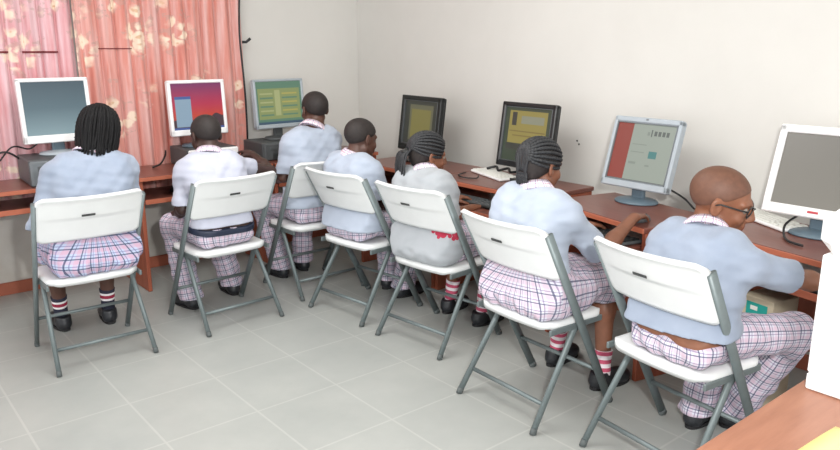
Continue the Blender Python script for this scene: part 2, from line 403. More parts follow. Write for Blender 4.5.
# ------------------------------------------------------------------ folding chairs
def make_chair():
    r = empty('folding_chair', (0, 0, 0))
    by = lambda z: .264-.454*z/.84           # front rail line, y at height z
    # seat
    def slab(fn, nu, nv, th, nrm):
        vs = []; fs = []
        top = [fn(i/(nu-1), j/(nv-1)) for j in range(nv) for i in range(nu)]
        n = len(top); vs = [np.array(p) for p in top]+[np.array(p)+np.array(nrm)*th for p in top]
        for j in range(nv-1):
            for i in range(nu-1):
                a = j*nu+i; q = [a, a+1, a+nu+1, a+nu]
                fs.append(q); fs.append([k+n for k in q[::-1]])
        bd = [i for i in range(nu)]+[j*nu+nu-1 for j in range(1, nv)]+[(nv-1)*nu+i for i in range(nu-2, -1, -1)]+[j*nu for j in range(nv-2, 0, -1)]
        for a, c in zip(bd, bd[1:]+bd[:1]): fs.append([c, a, a+n, c+n])
        return vs, fs
    def rr(u, v, w, d, rad):                    # square -> rounded rectangle
        x, y = (u-.5)*w, (v-.5)*d
        ax, ay = abs(x)-(w/2-rad), abs(y)-(d/2-rad)
        if ax > 0 and ay > 0:
            m = max(ax, ay); l = math.hypot(ax, ay); k = m/l
            x = math.copysign(w/2-rad+ax*k, x); y = math.copysign(d/2-rad+ay*k, y)
        return x, y
    def seat(u, v):
        w = .43+.02*v
        x, y = rr(u, v, w, .330, .055)
        e = max(abs(x)/(w/2), abs(y)/.165)
        return (x, y+.040-.018*max(0, 1-v*2)*(1-(x/.215)**2), .450-.004*(1-min(1, e**2))-.010*max(0, (e-.9)/.1)**2)
    vs, fs = slab(seat, 25, 25, .026, (0, 0, -1))
    MB().add(vs, fs, 0, True).build('seat', M['plastic'], r)
    # backrest
    def back(u, v):
        z0, z1 = .640, .872
        x, zz = rr(u, v, .486, z1-z0, .04); z = (z0+z1)/2+zz
        cv = .040*(1-(x/.2525)**2)
        y = by(z)-.004-cv+.012
        if v > .9: y -= .014*((v-.9)/.1)**2
        z2 = z-.006*(1-(x/.2525)**2)*(1 if v > .5 else -.6)
        return (x, y, z2)
    vs, fs = slab(back, 31, 21, .020, (0, -.88, -.47))
    fs = [f[::-1] for f in fs]
    MB().add(vs, fs, 0, True).build('backrest', M['plastic'], r)
    P = np.array(back(.46, .62)); Q = np.array(back(.54, .62)); U = np.array(back(.5, .70))-np.array(back(.5, .54))
    ex = unit(Q-P); ez = unit(U); ey = np.cross(ez, ex); mid = (P+Q)/2-ey*(.0235)
    T = Matrix.Identity(4)
    for i, a in enumerate((ex, ey, ez)):
        for j in range(3): T[j][i] = a[j]
    T.translation = Vector(mid-ex*.02)
    MB().box((0, 0, 0), (.062, .004, .013), .003, T=T).build('badge', M['badge'], r)
    for s in (-1, 1):
        pts = [(s*.2455, by(.838), .838), (s*.240, by(.45), .45), (s*.234, by(.02), .02)]
        rail = MB().tube(pts, .0118, 12, flat=((0, 1, .5), 1.75)).build('side_rail', M['metal'], r)
        MB().tube([(s*.234, by(.026), .026), (s*.234, by(.0), .0)], .0125, 12, flat=((0, 1, .5), 1.7)).build('foot_cap', M['rubber'], rail)
        pts = [(s*.208, .075, .425), (s*.212, .02, .385), (s*.231, -.212, .02)]
        leg = MB().tube(pts, .0115, 12, flat=((0, 1, -.5), 1.35)).build('rear_leg', M['metal'], r)
        MB().tube([(s*.231, -.209, .026), (s*.232, -.22, .0)], .0125, 12, flat=((0, 1, -.5), 1.35)).build('foot_cap', M['rubber'], leg)
        MB().box((s*.219, .03, .414), (.012, .32, .026), .003).build('seat_rail', M['metal'], r)
    MB().tube([(-.222, -.150, .108), (.222, -.150, .108)], .0095, 10).build('rear_rung', M['metal'], r)
    y = by(.18); MB().tube([(-.236, y, .18), (.236, y, .18)], .0095, 10).build('front_rung', M['metal'], r)
    y = by(.405); MB().tube([(-.238, y, .405), (.238, y, .405)], .0095, 10).build('seat_bar', M['metal'], r)
    return r
CH = {1: (.978, 3.808, -1.5), 2: (1.725, 3.837, 3), 3: (2.43, 4.0, 0), 4: (2.422, 3.45, -83.6), 5: (2.468, 2.827, -84.2), 6: (2.309, 1.998, -92.6), 7: (2.355, 1.334, -97)}
CL = {1: 'white folding chair at far left under the person before the grey-blue screen',
      2: 'white folding chair under the person facing the red sunset screen',
      3: 'white folding chair at the back by the room corner, mostly hidden by other chairs',
      4: 'white folding chair just left of the one under the grey blouse',
      5: 'white folding chair under the person in the grey embroidered blouse',
      6: 'white folding chair under the person reaching to the mouse',
      7: 'white folding chair nearest the camera under the person wearing glasses'}
chair0 = make_chair()
for k in CH:
    c = chair0 if k == 1 else copy_tree(chair0)
    c.location = (CH[k][0], CH[k][1], 0); c.rotation_euler = (0, 0, R(CH[k][2])); tag(c, CL[k], 'chair', 'white folding chairs')

# ------------------------------------------------------------------ monitors
def monitor(base, yaw, tilt, w, h, zb, bez, frame, inner, screen_fn, label, standmat, stand='disc', depth=.05, badge=None, basemat=None):
    # local: screen faces -y; base: point on what carries it; zb: height of the lower frame edge above it
    r = empty('computer_monitor', base, yaw); tag(r, label, 'monitor', 'computer monitors')
    T = Matrix.Translation((0, 0, zb)) @ Matrix.Rotation(-R(tilt), 4, 'X')
    bl, bt, bb = bez
    b = MB()
    b.box((0, -.004, bb/2), (w, .036, bb), .005, T=T); b.box((0, -.004, h-bt/2), (w, .036, bt), .005, T=T)
    for s in (-1, 1): b.box((s*(w/2-bl/2), -.004, h/2), (bl, .036, h-.004), .005, T=T)
    b.box((0, .020, h/2), (w-.006, .022, h-.006), .006, T=T)
    b.box((0, .020+depth/2, h*.48), (w*.72, depth, h*.62), .02, T=T)
    b.box((0, .020+depth*.9/1, h*.45), (w*.40, depth, h*.40), .02, T=T)
    b.build('frame', frame, r)
    if inner is not None:
        c = MB(); t = .006; iw, ih = w-2*bl, h-bt-bb; zc = bb+ih/2
        for s in (-1, 1):
            c.box((s*(iw/2-t/2), -.012, zc), (t, .016, ih), .001, T=T); c.box((0, -.012, zc+s*(ih/2-t/2)), (iw, .016, t), .001, T=T)
        c.build('inner_trim', inner, r)
    iw, ih = w-2*bl, h-bt-bb
    sc = MB(); mats = screen_fn(sc, iw, ih, bb, T)
    sc.build('screen', mats, r)
    if badge:
        for (bx, bz, bw, bh, bm) in badge: MB().box((bx, -.0225, bz), (bw, .003, bh), .001, T=T).build('badge', bm, r)
    n = MB(); n.box((0, .045, (zb+.085)/2+.004), (.075, .03, zb+.080), .008)
    n.build('stand_neck', standmat, r)
    f = MB()
    if stand == 'disc': f.lathe([(.118, 0), (.118, .006), (.108, .014), (.05, .022), (.02, .024)], 32, sx=1.0, sy=.82, T=Matrix.Translation((0, .03, .001)))
    else: f.box((0, .03, .009), (.24, .17, .016), .006)
    f.build('stand_base', basemat or standmat, r)
    return r
def quad(sc, T, x0, x1, z0, z1, m, y=-.009):
    sc.add([(x0, y, z0), (x1, y, z0), (x1, y, z1), (x0, y, z1)], [[0, 1, 2, 3]], m, False, T)
def grad_screen(name, stops, k, horiz=False, glow=None):
    t = NT(name); g = t.coord('Generated'); s = t.n('ShaderNodeSeparateXYZ'); t.l(g, s.inputs[0])
    c = t.ramp(s.outputs[0 if horiz else 2], [(p, lin(q)) for p, q in stops])
    t.col((.02, .02, .02, 1)); t.l(c, t.b.inputs['Emission Color']); t.b.inputs['Emission Strength'].default_value = k; t.rough(.3); return t.m
EK = .46
def scr_grey(sc, w, h, z, T):
    quad(sc, T, -w/2, w/2, z, z+h, 0)
    return [grad_screen('standby_screen', [(0, (150, 178, 186)), (.5, (92, 120, 132)), (1, (62, 88, 102))], EK)]
def scr_sunset(sc, w, h, z, T):
    quad(sc, T, -w/2, w/2, z, z+h, 0)
    # dark hills along the bottom
    n = 28; vs = []; fs = []
    for i in range(n+1):
        u = i/n; x = -w/2+w*u; hh = .17+.12*u+.035*math.sin(u*9)+.03*math.sin(u*23+1)
        vs += [(x, -.0095, z), (x, -.0095, z+h*hh)]
    for i in range(n): fs.append([2*i, 2*i+2, 2*i+3, 2*i+1])
    sc.add(vs, fs, 1, False, T)
    # a pale blue window at left
    quad(sc, T, -w*.44, -w*.13, z+h*.06, z+h*.72, 2, -.010); quad(sc, T, -w*.44, -w*.13, z+h*.66, z+h*.72, 3, -.0105)
    quad(sc, T, -w/2, w/2, z, z+h*.045, 3, -.011)
    return [grad_screen('sunset_screen', [(0, (120, 30, 40)), (.3, (214, 70, 50)), (.55, (200, 40, 80)), (1, (128, 36, 104))], EK), emit('screen_hills', (72, 44, 56), EK), emit('screen_window', (150, 178, 200), EK), emit('screen_bar', (70, 100, 170), EK)]
def scr_green(sc, w, h, z, T):
    quad(sc, T, -w/2, w/2, z, z+h, 0)
    quad(sc, T, -w*.46, w*.46, z+h*.12, z+h*.84, 1, -.0095)
    quad(sc, T, -w*.10, w*.02, z+h*.20, z+h*.80, 2, -.010)
    for i in range(6): quad(sc, T, -w*.42, -w*.14, z+h*(.2+.1*i), z+h*(.235+.1*i), 2 if i % 2 else 0, -.010); quad(sc, T, w*.06, w*.40, z+h*(.2+.1*i), z+h*(.235+.1*i), 3 if i % 2 else 0, -.010)
    quad(sc, T, -w/2, w/2, z, z+h*.06, 4, -.010)
    return [emit('green_screen', (96, 136, 112), EK), emit('olive_page', (146, 158, 100), EK), emit('pale_column', (178, 184, 128), EK), emit('yellow_line', (186, 176, 96), EK), emit('screen_taskbar', (60, 88, 110), EK)]
def scr_olive(sc, w, h, z, T):
    quad(sc, T, -w/2, w/2, z, z+h, 0); quad(sc, T, -w*.34, w*.36, z+h*.10, z+h*.90, 1, -.0095); quad(sc, T, -w*.28, w*.30, z+h*.16, z+h*.80, 2, -.010)
    return [emit('dark_screen', (52, 54, 48), EK), emit('olive_border', (104, 102, 78), EK), emit('olive_page', (130, 122, 66), EK)]
def scr_yellow(sc, w, h, z, T):
    quad(sc, T, -w/2, w/2, z, z+h, 0); quad(sc, T, -w*.40, w*.40, z+h*.34, z+h*.93, 1, -.0095)
    quad(sc, T, -w*.34, -w*.24, z+h*.66, z+h*.90, 2, -.010); quad(sc, T, -w*.14, w*.34, z+h*.70, z+h*.84, 3, -.010)
    quad(sc, T, -w*.38, w*.38, z+h*.55, z+h*.57, 4, -.010); quad(sc, T, -w*.3, w*.1, z+h*.47, z+h*.49, 4, -.010)
    quad(sc, T, -w*.42, -w*.05, z+h*.22, z+h*.33, 2, -.010)
    return [emit('green_border', (58, 72, 52), EK), emit('mustard_page', (160, 146, 74), EK), emit('dark_picture', (56, 58, 48), EK), emit('grey_heading', (150, 152, 128), EK), emit('brown_rule', (128, 110, 56), EK)]
def scr_web(sc, w, h, z, T):
    quad(sc, T, -w/2, w/2, z, z+h, 0); quad(sc, T, -w*.49, -w*.22, z+h*.03, z+h*.98, 1, -.0095)
    for i in range(4): quad(sc, T, w*(.14+.065*i), w*(.185+.065*i), z+h*.80, z+h*.88, 2, -.0095)
    quad(sc, T, w*.09, w*.11, z+h*.78, z+h*.90, 2, -.0095); quad(sc, T, w*.03, w*.07, z+h*.80, z+h*.86, 3, -.0095)
    quad(sc, T, w*.12, w*.25, z+h*.42, z+h*.54, 4, -.0095); quad(sc, T, -w*.18, w*.06, z+h*.63, z+h*.645, 3, -.0095); quad(sc, T, -w*.18, w*.04, z+h*.5, z+h*.515, 3, -.0095)
    quad(sc, T, -w*.18, -w*.06, z+h*.30, z+h*.34, 3, -.0095); quad(sc, T, w*.10, w*.17, z+h*.28, z+h*.31, 3, -.0095)
    quad(sc, T, -w/2, w/2, z, z+h*.03, 2, -.0097)
    return [emit('web_page', (168, 178, 166), EK), emit('red_sidebar', (160, 62, 48), EK), emit('dark_heading', (96, 104, 100), EK), emit('grey_text', (146, 156, 146), EK), emit('teal_picture', (72, 140, 138), EK)]
def scr_taupe(sc, w, h, z, T):
    quad(sc, T, -w/2, w/2, z, z+h, 0)
    return [grad_screen('idle_screen', [(0, (150, 145, 134)), (1, (134, 129, 120))], EK)]
CT = DZ+.125      # top of the desktop cases
monitor((1.165, 4.84, CT+.027), R(3), 5, .405, .385, .073, (.022, .022, .047), M['white'], None, scr_grey, 'white-framed monitor at far left with a plain grey-blue screen', M['slate'], badge=[(.11, .022, .07, .006, M['midgrey'])], basemat=M['silver'])
monitor((2.055, 4.83, CT+.001), R(1), 4, .405, .370, .078, (.022, .022, .040), M['white'], None, scr_sunset, 'white-framed monitor with a red sunset on its screen', M['slate'])
monitor((2.69, 4.84, CT+.001), R(4), 5, .425, .355, .082, (.018, .018, .030), M['silver'], None, scr_green, 'silver-framed monitor in the corner with a green screen', M['darkgrey'])
monitor((3.25, 3.92, DZ+.001), R(-95), 7, .47, .385, .075, (.036, .03, .045), M['black'], M['darkgrey'], scr_olive, 'rearmost black monitor on the right wall with an olive window on screen', M['black'], stand='box')
monitor((3.26, 2.945, DZ+.001), R(-91), 8, .43, .390, .078, (.026, .026, .034), M['black'], M['darkgrey'], scr_yellow, 'black monitor with a mustard-yellow page, beside the white keyboard', M['black'], stand='box')
monitor((3.24, 2.155, DZ+.001), R(-92), 16, .405, .372, .072, (.020, .028, .036), M['silver'], M['midgrey'], scr_web, 'silver monitor showing a web page with a red side column', M['slate'], badge=[(0, .361, .016, .009, M['midgrey'])])
monitor((3.24, 1.25, DZ+.001), R(-90), 17, .46, .395, .074, (.030, .034, .044), M['white'], None, scr_taupe, 'large white monitor at far right with a blank taupe screen', M['slate'], badge=[(-.01, .024, .045, .010, M['red'])])

# ------------------------------------------------------------------ desktop computers
def pc(c, yaw, w, d, h, case, face, label, light=None, br=.013):
    r = empty('desktop_computer', c, yaw); tag(r, label, 'computer', 'desktop computers under monitors')
    MB().box((0, .01, h/2), (w, d-.02, h), .006).build('case', case, r)
    b = MB(); b.box((0, -d/2, h/2), (w-.004, .022, h-.004), .008); b.build('front_panel', face, r)
    b = MB(); b.box((-w*.18, -d/2-.012, h*.70), (w*.44, .004, h*.20), .002); b.build('disc_drive', M['darkgrey'] if face is not M['white'] else M['silver'], r)
    b = MB(); b.lathe([(br, 0), (br, .004), (br*.7, .006)], 24, T=Matrix.Translation((w*.30, -d/2-.011, h*.55)) @ Matrix.Rotation(math.pi/2, 4, 'X')); b.build('power_button', light or M['silver'], r)
    b = MB()
    for i in range(6): b.box((-w*.05, -d/2-.0115, h*(.12+.055*i)), (w*.6, .003, .003), .001)
    b.build('vent', M['black'], r)
    for sx in (-1, 1):
        for sy in (-1, 1): pass
    return r
pc((1.14, 4.80, DZ+.0005), R(-2), .40, .37, .150, M['darkgrey'], M['midgrey'], 'dark grey desktop computer under the leftmost monitor')
pc((2.08, 4.84, DZ+.0005), 0, .36, .32, .124, M['darkgrey'], M['white'], 'white-fronted desktop computer under the sunset monitor')
pc((2.66, 4.82, DZ+.0005), R(-2), .42, .34, .124, M['darkgrey'], M['darkgrey'], 'charcoal desktop computer under the green-screen monitor in the corner', M['silver'], .030)

# ------------------------------------------------------------------ keyboards, mice, cables
def keyboard(c, yaw, base, keym, label, w=.43, d=.145, pitch=3):
    r = empty('keyboard', c, yaw); r.rotation_euler = (R(pitch), 0, yaw); tag(r, label, 'keyboard', 'keyboards')
    MB().box((0, 0, .009), (w, d, .016), .005).build('body', base, r)
    b = MB(); cu = [0]; cv = [0]
    for i in range(20): cu += [i+.10, i+.16, i+.84, i+.90]
    for j in range(5): cv += [j+.10, j+.16, j+.84, j+.90]
    cu.append(20); cv.append(5)
    def kf(u, v):
        a, c = cu[round(u*(len(cu)-1))], cv[round(v*(len(cv)-1))]
        up = .14 < a % 1 < .86 and .14 < c % 1 < .86 and int(a) not in (14, 17)
        if int(c) == 0 and 4 <= a < 10: up = .14 < c % 1 < .86 and 4.1 < a < 9.9
        return ((a/20-.5)*w*.95, (c/5-.5)*d*.88, .0235 if up else .0175)
    b.grid(kf, len(cu), len(cv))
    b.build('keys', keym, r); return r
keyboard((2.93, 3.04, .651), -math.pi/2, M['black'], M['darkgrey'], 'black keyboard on the pull-out shelf beside the person in grey', pitch=0)
keyboard((2.84, 2.06, .661), -math.pi/2-R(13), M['darkgrey'], M['black'], 'dark keyboard on the pull-out shelf below the silver monitor', pitch=0)
keyboard((3.27, 3.19, DZ+.0005), -math.pi/2-R(18), M['white'], M['paper'], 'white keyboard lying on the desk beside the nearer black monitor', w=.40, pitch=0)
keyboard((3.36, 1.50, DZ+.0005), -math.pi/2-R(30), M['white'], M['paper'], 'white keyboard lying beside the large white monitor at right', w=.40, pitch=0)
keyboard((2.96, 1.20, .621), -math.pi/2-R(12), M['black'], M['darkgrey'], 'black keyboard on the shelf under the white monitor', pitch=0)
keyboard((1.18, 4.70, .636), 0, M['black'], M['darkgrey'], 'black keyboard on the shelf below the leftmost monitor', pitch=0)
keyboard((2.0, 4.70, .601), 0, M['black'], M['darkgrey'], 'black keyboard on the shelf below the sunset monitor', pitch=0)
def cable(name, pts, r, label):
    # smooth path through the points
    P = [np.array(p, float) for p in pts]; out = []
    for i in range(len(P)-1):
        p0, p1, p2, p3 = P[max(i-1, 0)], P[i], P[i+1], P[min(i+2, len(P)-1)]
        for t in np.linspace(0, 1, 7)[:-1]:
            out.append(.5*(2*p1+(p2-p0)*t+(2*p0-5*p1+4*p2-p3)*t*t+(-p0+3*p1-3*p2+p3)*t**3))
    out.append(P[-1]); o = MB().tube(out, r, 8).build(name, M['cable']); tag(o, label, 'cable', 'loose cables'); return o
cable('power_cable', [(.50, 4.95, .78), (.72, 4.93, .86), (.86, 4.92, .93), (.95, 4.93, .88), (1.0, 4.985, .82)], .006, 'black cable looping behind the leftmost desktop computer')
cable('power_cable', [(.55, 4.97, .76), (.80, 4.96, .84), (.92, 4.965, .95), (1.02, 4.985, .93), (1.08, 4.96, .98)], .005, 'thinner black cable rising to the leftmost monitor')
cable('power_cable', [(1.72, 4.86, .757), (1.78, 4.87, .775), (1.83, 4.91, .82), (1.87, 5.0, .84)], .006, 'black cable beside the white-fronted computer on the desk')
cable('video_cable', [(3.28, 2.02, .86), (3.34, 1.93, .80), (3.33, 1.86, .757), (3.29, 1.80, .757)], .005, 'black cable trailing behind the silver monitor')
cable('keyboard_cable', [(3.16, 3.22, .765), (3.10, 3.18, .757), (3.06, 3.25, .757), (3.10, 3.34, .757), (3.20, 3.38, .757)], .004, 'dark cable curling in front of the white keyboard by the black monitor')
cable('tangled_cable', [(3.31, 3.30, .780), (3.345, 3.25, .795), (3.315, 3.20, .780), (3.35, 3.15, .795), (3.32, 3.10, .780), (3.355, 3.05, .790)], .008, 'bundled black cable lying along the white keyboard')
cable('video_cable', [(3.30, 1.32, .84), (3.22, 1.36, .79), (3.14, 1.33, .757), (3.05, 1.27, .757), (3.02, 1.20, .757)], .005, 'black cable hanging from the large white monitor')
def mouse(c, yaw, m, label):
    r = empty('computer_mouse', c, yaw); tag(r, label, 'mouse')
    b = MB(); n = 20; prof = [(1, 0), (1.0, .012), (.9, .022), (.65, .030), (.3, .034), (.05, .035)]
    b.lathe([(p*.03, z) for p, z in prof], n, sy=1.8); b.build('shell', m, r)
    MB().box((0, .030, .030), (.006, .014, .006), .002).build('wheel', M['black'], r)
mouse((2.91, 1.885, DZ+.0005), -1.75, M['darkgrey'], 'dark mouse under a hand on the desk below the silver monitor')
# carton on the floor-level shelf below the white monitor, and the foreground table
r = empty('carton', (2.99, 1.29, 0), -math.pi/2-R(12)); tag(r, 'cream cardboard carton with a teal label under the right-hand desk', 'box')
MB().box((0, 0, .265), (.15, .16, .53), .003).build('box', M['card'], r)
b = MB(); b.box((.0, -.0815, .475), (.10, .002, .062), .006); b.box((-.012, -.0830, .483), (.034, .002, .018), .001, m=1); b.build('printed_label', [M['teal'], M['paper']], r)
r = empty('table', (1.85, .39, 0)); tag(r, 'brown wooden table in the near right corner carrying the white machine', 'table')
MB().box((0, 0, .705), (1.3, .60, .03), .004).build('top', M['counter'], r)
for sx in (-1, 1):
    for sy in (-1, 1): MB().box((sx*.60, sy*.25, .345), (.05, .05, .69), .004).build('leg', M['panel'], r)
for sy in (-1, 1): MB().box((0, sy*.25, .65), (1.15, .02, .08), .003).build('apron', M['panel'], r)
r = empty('appliance', (2.0, .44, .72)); tag(r, 'tall white machine with a rounded lid standing on the brown table', 'appliance')
MB().box((0, 0, .022), (.42, .45, .042), .004).build('base', M['white'], r)
MB().box((0, 0, .195), (.42, .45, .300), .004).build('body', M['white'], r)
b = MB(); b.box((-.030, .004, .405), (.44, .455, .115), .035); b.build('lid', M['white'], r)
b = MB()
n = 12
vs = []; fs = []
for j in range(n+1):
    for i in range(n+1):
        u, v = i/n, j/n; vs.append((1.30+.12*v+(.42-.19*v)*u+.01*math.sin(v*5), .12+.43*v-.015*u*v, .7215+.003*math.sin(u*7)*math.sin(v*6)+.003))
for j in range(n):
    for i in range(n): a = j*(n+1)+i; fs.append([a, a+1, a+n+2, a+n+1])
b.add(vs, fs, 0, True); o = b.build('cloth', M['yellow']); md = o.modifiers.new('s', 'SOLIDIFY'); md.thickness = .004; md.offset = 0
tag(o, 'yellow cloth lying on the brown table at the near corner', 'cloth')

# ------------------------------------------------------------------ signed distance modelling for people
class Field:
    def __init__(s, lo, hi, h):
        s.lo = np.array(lo, float); s.h = h
        n = np.ceil((np.array(hi)-s.lo)/h).astype(int)+1
        s.ax = [(s.lo[i]+h*np.arange(n[i])).astype(np.float32) for i in range(3)]
        s.D = np.full(n, .5, np.float32)
    def sub(s, lo, hi):
        sl = []
        for i in range(3):
            a = max(0, int((lo[i]-s.lo[i])/s.h)); b = min(len(s.ax[i]), int((hi[i]-s.lo[i])/s.h)+2)
            if b <= a: return None, None
            sl.append(slice(a, b))
        sl = tuple(sl)
        return sl, np.meshgrid(s.ax[0][sl[0]], s.ax[1][sl[1]], s.ax[2][sl[2]], indexing='ij', sparse=True)
    def op(s, lo, hi, fn, k=.01, mode='add'):
        m = k+3*s.h
        sl, P = s.sub(np.array(lo)-m, np.array(hi)+m)
        if sl is None: return
        d = fn(*P).astype(np.float32); a = s.D[sl]
        if mode == 'add':
            h = np.clip(.5+.5*(a-d)/k, 0, 1); s.D[sl] = a+(d-a)*h-k*h*(1-h)
        elif mode == 'cut':           # remove d<0
            h = np.clip(.5+.5*(-d-a)/k, 0, 1); s.D[sl] = a+(-d-a)*h+k*h*(1-h)
        elif mode == 'disp': s.D[sl] = a+d
    def cone(s, a, b, ra, rb, k=.02, mode='add'):
        a = np.array(a, float); b = np.array(b, float); r = max(ra, rb)
        ba = b-a; L = max(ba @ ba, 1e-9)
        def fn(x, y, z):
            t = np.clip(((x-a[0])*ba[0]+(y-a[1])*ba[1]+(z-a[2])*ba[2])/L, 0, 1)
            return np.sqrt((x-a[0]-t*ba[0])**2+(y-a[1]-t*ba[1])**2+(z-a[2]-t*ba[2])**2)-(ra+(rb-ra)*t)
        s.op(np.minimum(a, b)-r, np.maximum(a, b)+r, fn, k, mode)
    def ell(s, c, r, k=.02, mode='add', Q=None):
        c = np.array(c, float); r = np.array(r, float); Q = np.eye(3) if Q is None else Q   # Q: columns = ellipsoid axes
        m = np.sqrt((Q**2) @ (r**2))
        def fn(x, y, z):
            q = [(x-c[0])*Q[0, i]+(y-c[1])*Q[1, i]+(z-c[2])*Q[2, i] for i in range(3)]
            k0 = np.sqrt(sum((q[i]/r[i])**2 for i in range(3))); k1 = np.sqrt(sum((q[i]/r[i]**2)**2 for i in range(3)))
            return k0*(k0-1)/np.maximum(k1, 1e-6)
        s.op(c-m, c+m, fn, k, mode)
    def half(s, p, n, k=.004, lo=None, hi=None):
        # keep the side the normal points away from
        p = np.array(p, float); n = unit(n)
        lo = s.lo if lo is None else lo; hi = [a[-1] for a in s.ax] if hi is None else hi
        s.op(lo, hi, lambda x, y, z: -((x-p[0])*n[0]+(y-p[1])*n[1]+(z-p[2])*n[2]), k, 'cut')
    def mesh(s, smooth=1):
        D = s.D; S = D < 0
        c = sum(S[i:S.shape[0]-1+i, j:S.shape[1]-1+j, k:S.shape[2]-1+k].astype(np.uint8) for i in (0, 1) for j in (0, 1) for k in (0, 1))
        I = np.argwhere((c > 0) & (c < 8)); del c
        vid = np.full(np.array(S.shape)-1, -1, np.int32); vid[tuple(I.T)] = np.arange(len(I))
        acc = np.zeros((len(I), 3)); cnt = np.zeros(len(I))
        for ax in range(3):
            o = [i for i in range(3) if i != ax]
            for u in (0, 1):
                for w in (0, 1):
                    c0 = np.zeros(3, int); c0[o[0]] = u; c0[o[1]] = w; c1 = c0.copy(); c1[ax] = 1
                    d0 = D[tuple((I+c0).T)].astype(float); d1 = D[tuple((I+c1).T)].astype(float)
                    x = (d0 < 0) != (d1 < 0); t = np.where(x, d0/np.where(x, d0-d1, 1), 0)
                    acc += np.where(x[:, None], c0+t[:, None]*(c1-c0), 0); cnt += x
        verts = s.lo+s.h*(I+acc/cnt[:, None])
        F = []
        for ax in range(3):
            o = [(ax+1) % 3, (ax+2) % 3]
            a = [slice(None)]*3; b = [slice(None)]*3; a[ax] = slice(0, -1); b[ax] = slice(1, None)
            A = S[tuple(a)]; B = S[tuple(b)]
            E = np.argwhere(A != B); E = E[(E[:, o[0]] > 0) & (E[:, o[1]] > 0) & (E[:, o[0]] < S.shape[o[0]]-1) & (E[:, o[1]] < S.shape[o[1]]-1)]
            q = []
            for du, dw in ((-1, -1), (0, -1), (0, 0), (-1, 0)):
                e = E.copy(); e[:, o[0]] += du; e[:, o[1]] += dw; q.append(vid[tuple(e.T)])
            q = np.stack(q, 1); fl = ~A[tuple(E.T)]; q[fl] = q[fl][:, ::-1]; F.append(q)
        F = np.concatenate(F)
        e = np.concatenate([F[:, [0, 1]], F[:, [1, 2]], F[:, [2, 3]], F[:, [3, 0]]])
        for _ in range(smooth):
            n = np.bincount(e[:, 0], minlength=len(verts))
            av = np.stack([np.bincount(e[:, 0], verts[e[:, 1], i], len(verts)) for i in range(3)], 1)/np.maximum(n, 1)[:, None]
            verts = np.where(n[:, None] > 0, verts+.5*(av-verts), verts)
        return verts, F
def np_mesh(name, v, f, mats, parent):
    me = bpy.data.meshes.new(name); me.vertices.add(len(v)); me.vertices.foreach_set('co', v.astype(np.float32).ravel())
    me.loops.add(f.size); me.loops.foreach_set('vertex_index', f.astype(np.int32).ravel())
    me.polygons.add(len(f)); me.polygons.foreach_set('loop_start', (np.arange(len(f))*4).astype(np.int32))
    me.polygons.foreach_set('loop_total', np.full(len(f), 4, np.int32)); me.update(calc_edges=True)
    return link(name, me, parent, mats)
def seg_uv(o, v, f, segs):
    # cloth coordinates running along and around the nearest limb: segs = (a, b, radius, reference direction, offset)
    c = v[f].mean(1); best = np.full(len(f), 1e9); which = np.zeros(len(f), int)
    for i, (a, b, r, ref, off) in enumerate(segs):
        a = np.array(a); ba = np.array(b)-a; t = np.clip((c-a) @ ba/(ba @ ba), 0, 1)
        d = np.linalg.norm(c-a-t[:, None]*ba, axis=1)-r; k = d < best; best[k] = d[k]; which[k] = i
    uv = np.zeros((len(f), 4, 2))
    for i, (a, b, r, ref, off) in enumerate(segs):
        k = which == i
        if not k.any(): continue
        a = np.array(a); w = unit(np.array(b)-a); e1 = unit(np.array(ref)-w*(np.array(ref) @ w)); e2 = np.cross(w, e1)
        p = v[f[k]]-a; u = p @ w; an = np.arctan2(p @ e2, p @ e1)
        an0 = an[:, :1]; an = an0+(an-an0+math.pi) % (2*math.pi)-math.pi
        uv[k, :, 0] = u+off; uv[k, :, 1] = an*r
    l = o.data.uv_layers.new(name='UVMap'); l.data.foreach_set('uv', uv.astype(np.float32).ravel())
def folds(amp, seed, dirs, f=1.0):
    rs = np.random.RandomState(seed)
    W = [(np.array(d)*f*q, rs.rand(4)*6.28, a) for d, q, a in dirs]
    def fn(x, y, z):
        t = 0
        for w, p, a in W:
            wob = 1.1*np.sin(7*x+p[1])+1.0*np.sin(6*z+p[2])+.8*np.sin(8*y+p[3])
            t = t+a*np.sin(w[0]*x+w[1]*y+w[2]*z+wob+p[0])
        return amp*t
    return fn
def ik(a, b, la, lb, pole):
    a = np.array(a, float); b = np.array(b, float); d = b-a; L = min(np.linalg.norm(d), (la+lb)*.999); w = unit(d)
    x = (la*la-lb*lb+L*L)/(2*L); h = math.sqrt(max(la*la-x*x, 0)); p = np.array(pole, float); p = unit(p-w*(p @ w))
    return a+w*x+p*h, a+w*L
def rot(yaw, pitch, roll):
    # head axes as columns: right, forward, up; positive yaw turns left, positive pitch looks down
    return np.array(Matrix.Rotation(yaw, 3, 'Z') @ Matrix.Rotation(-pitch, 3, 'X') @ Matrix.Rotation(roll, 3, 'Y'))
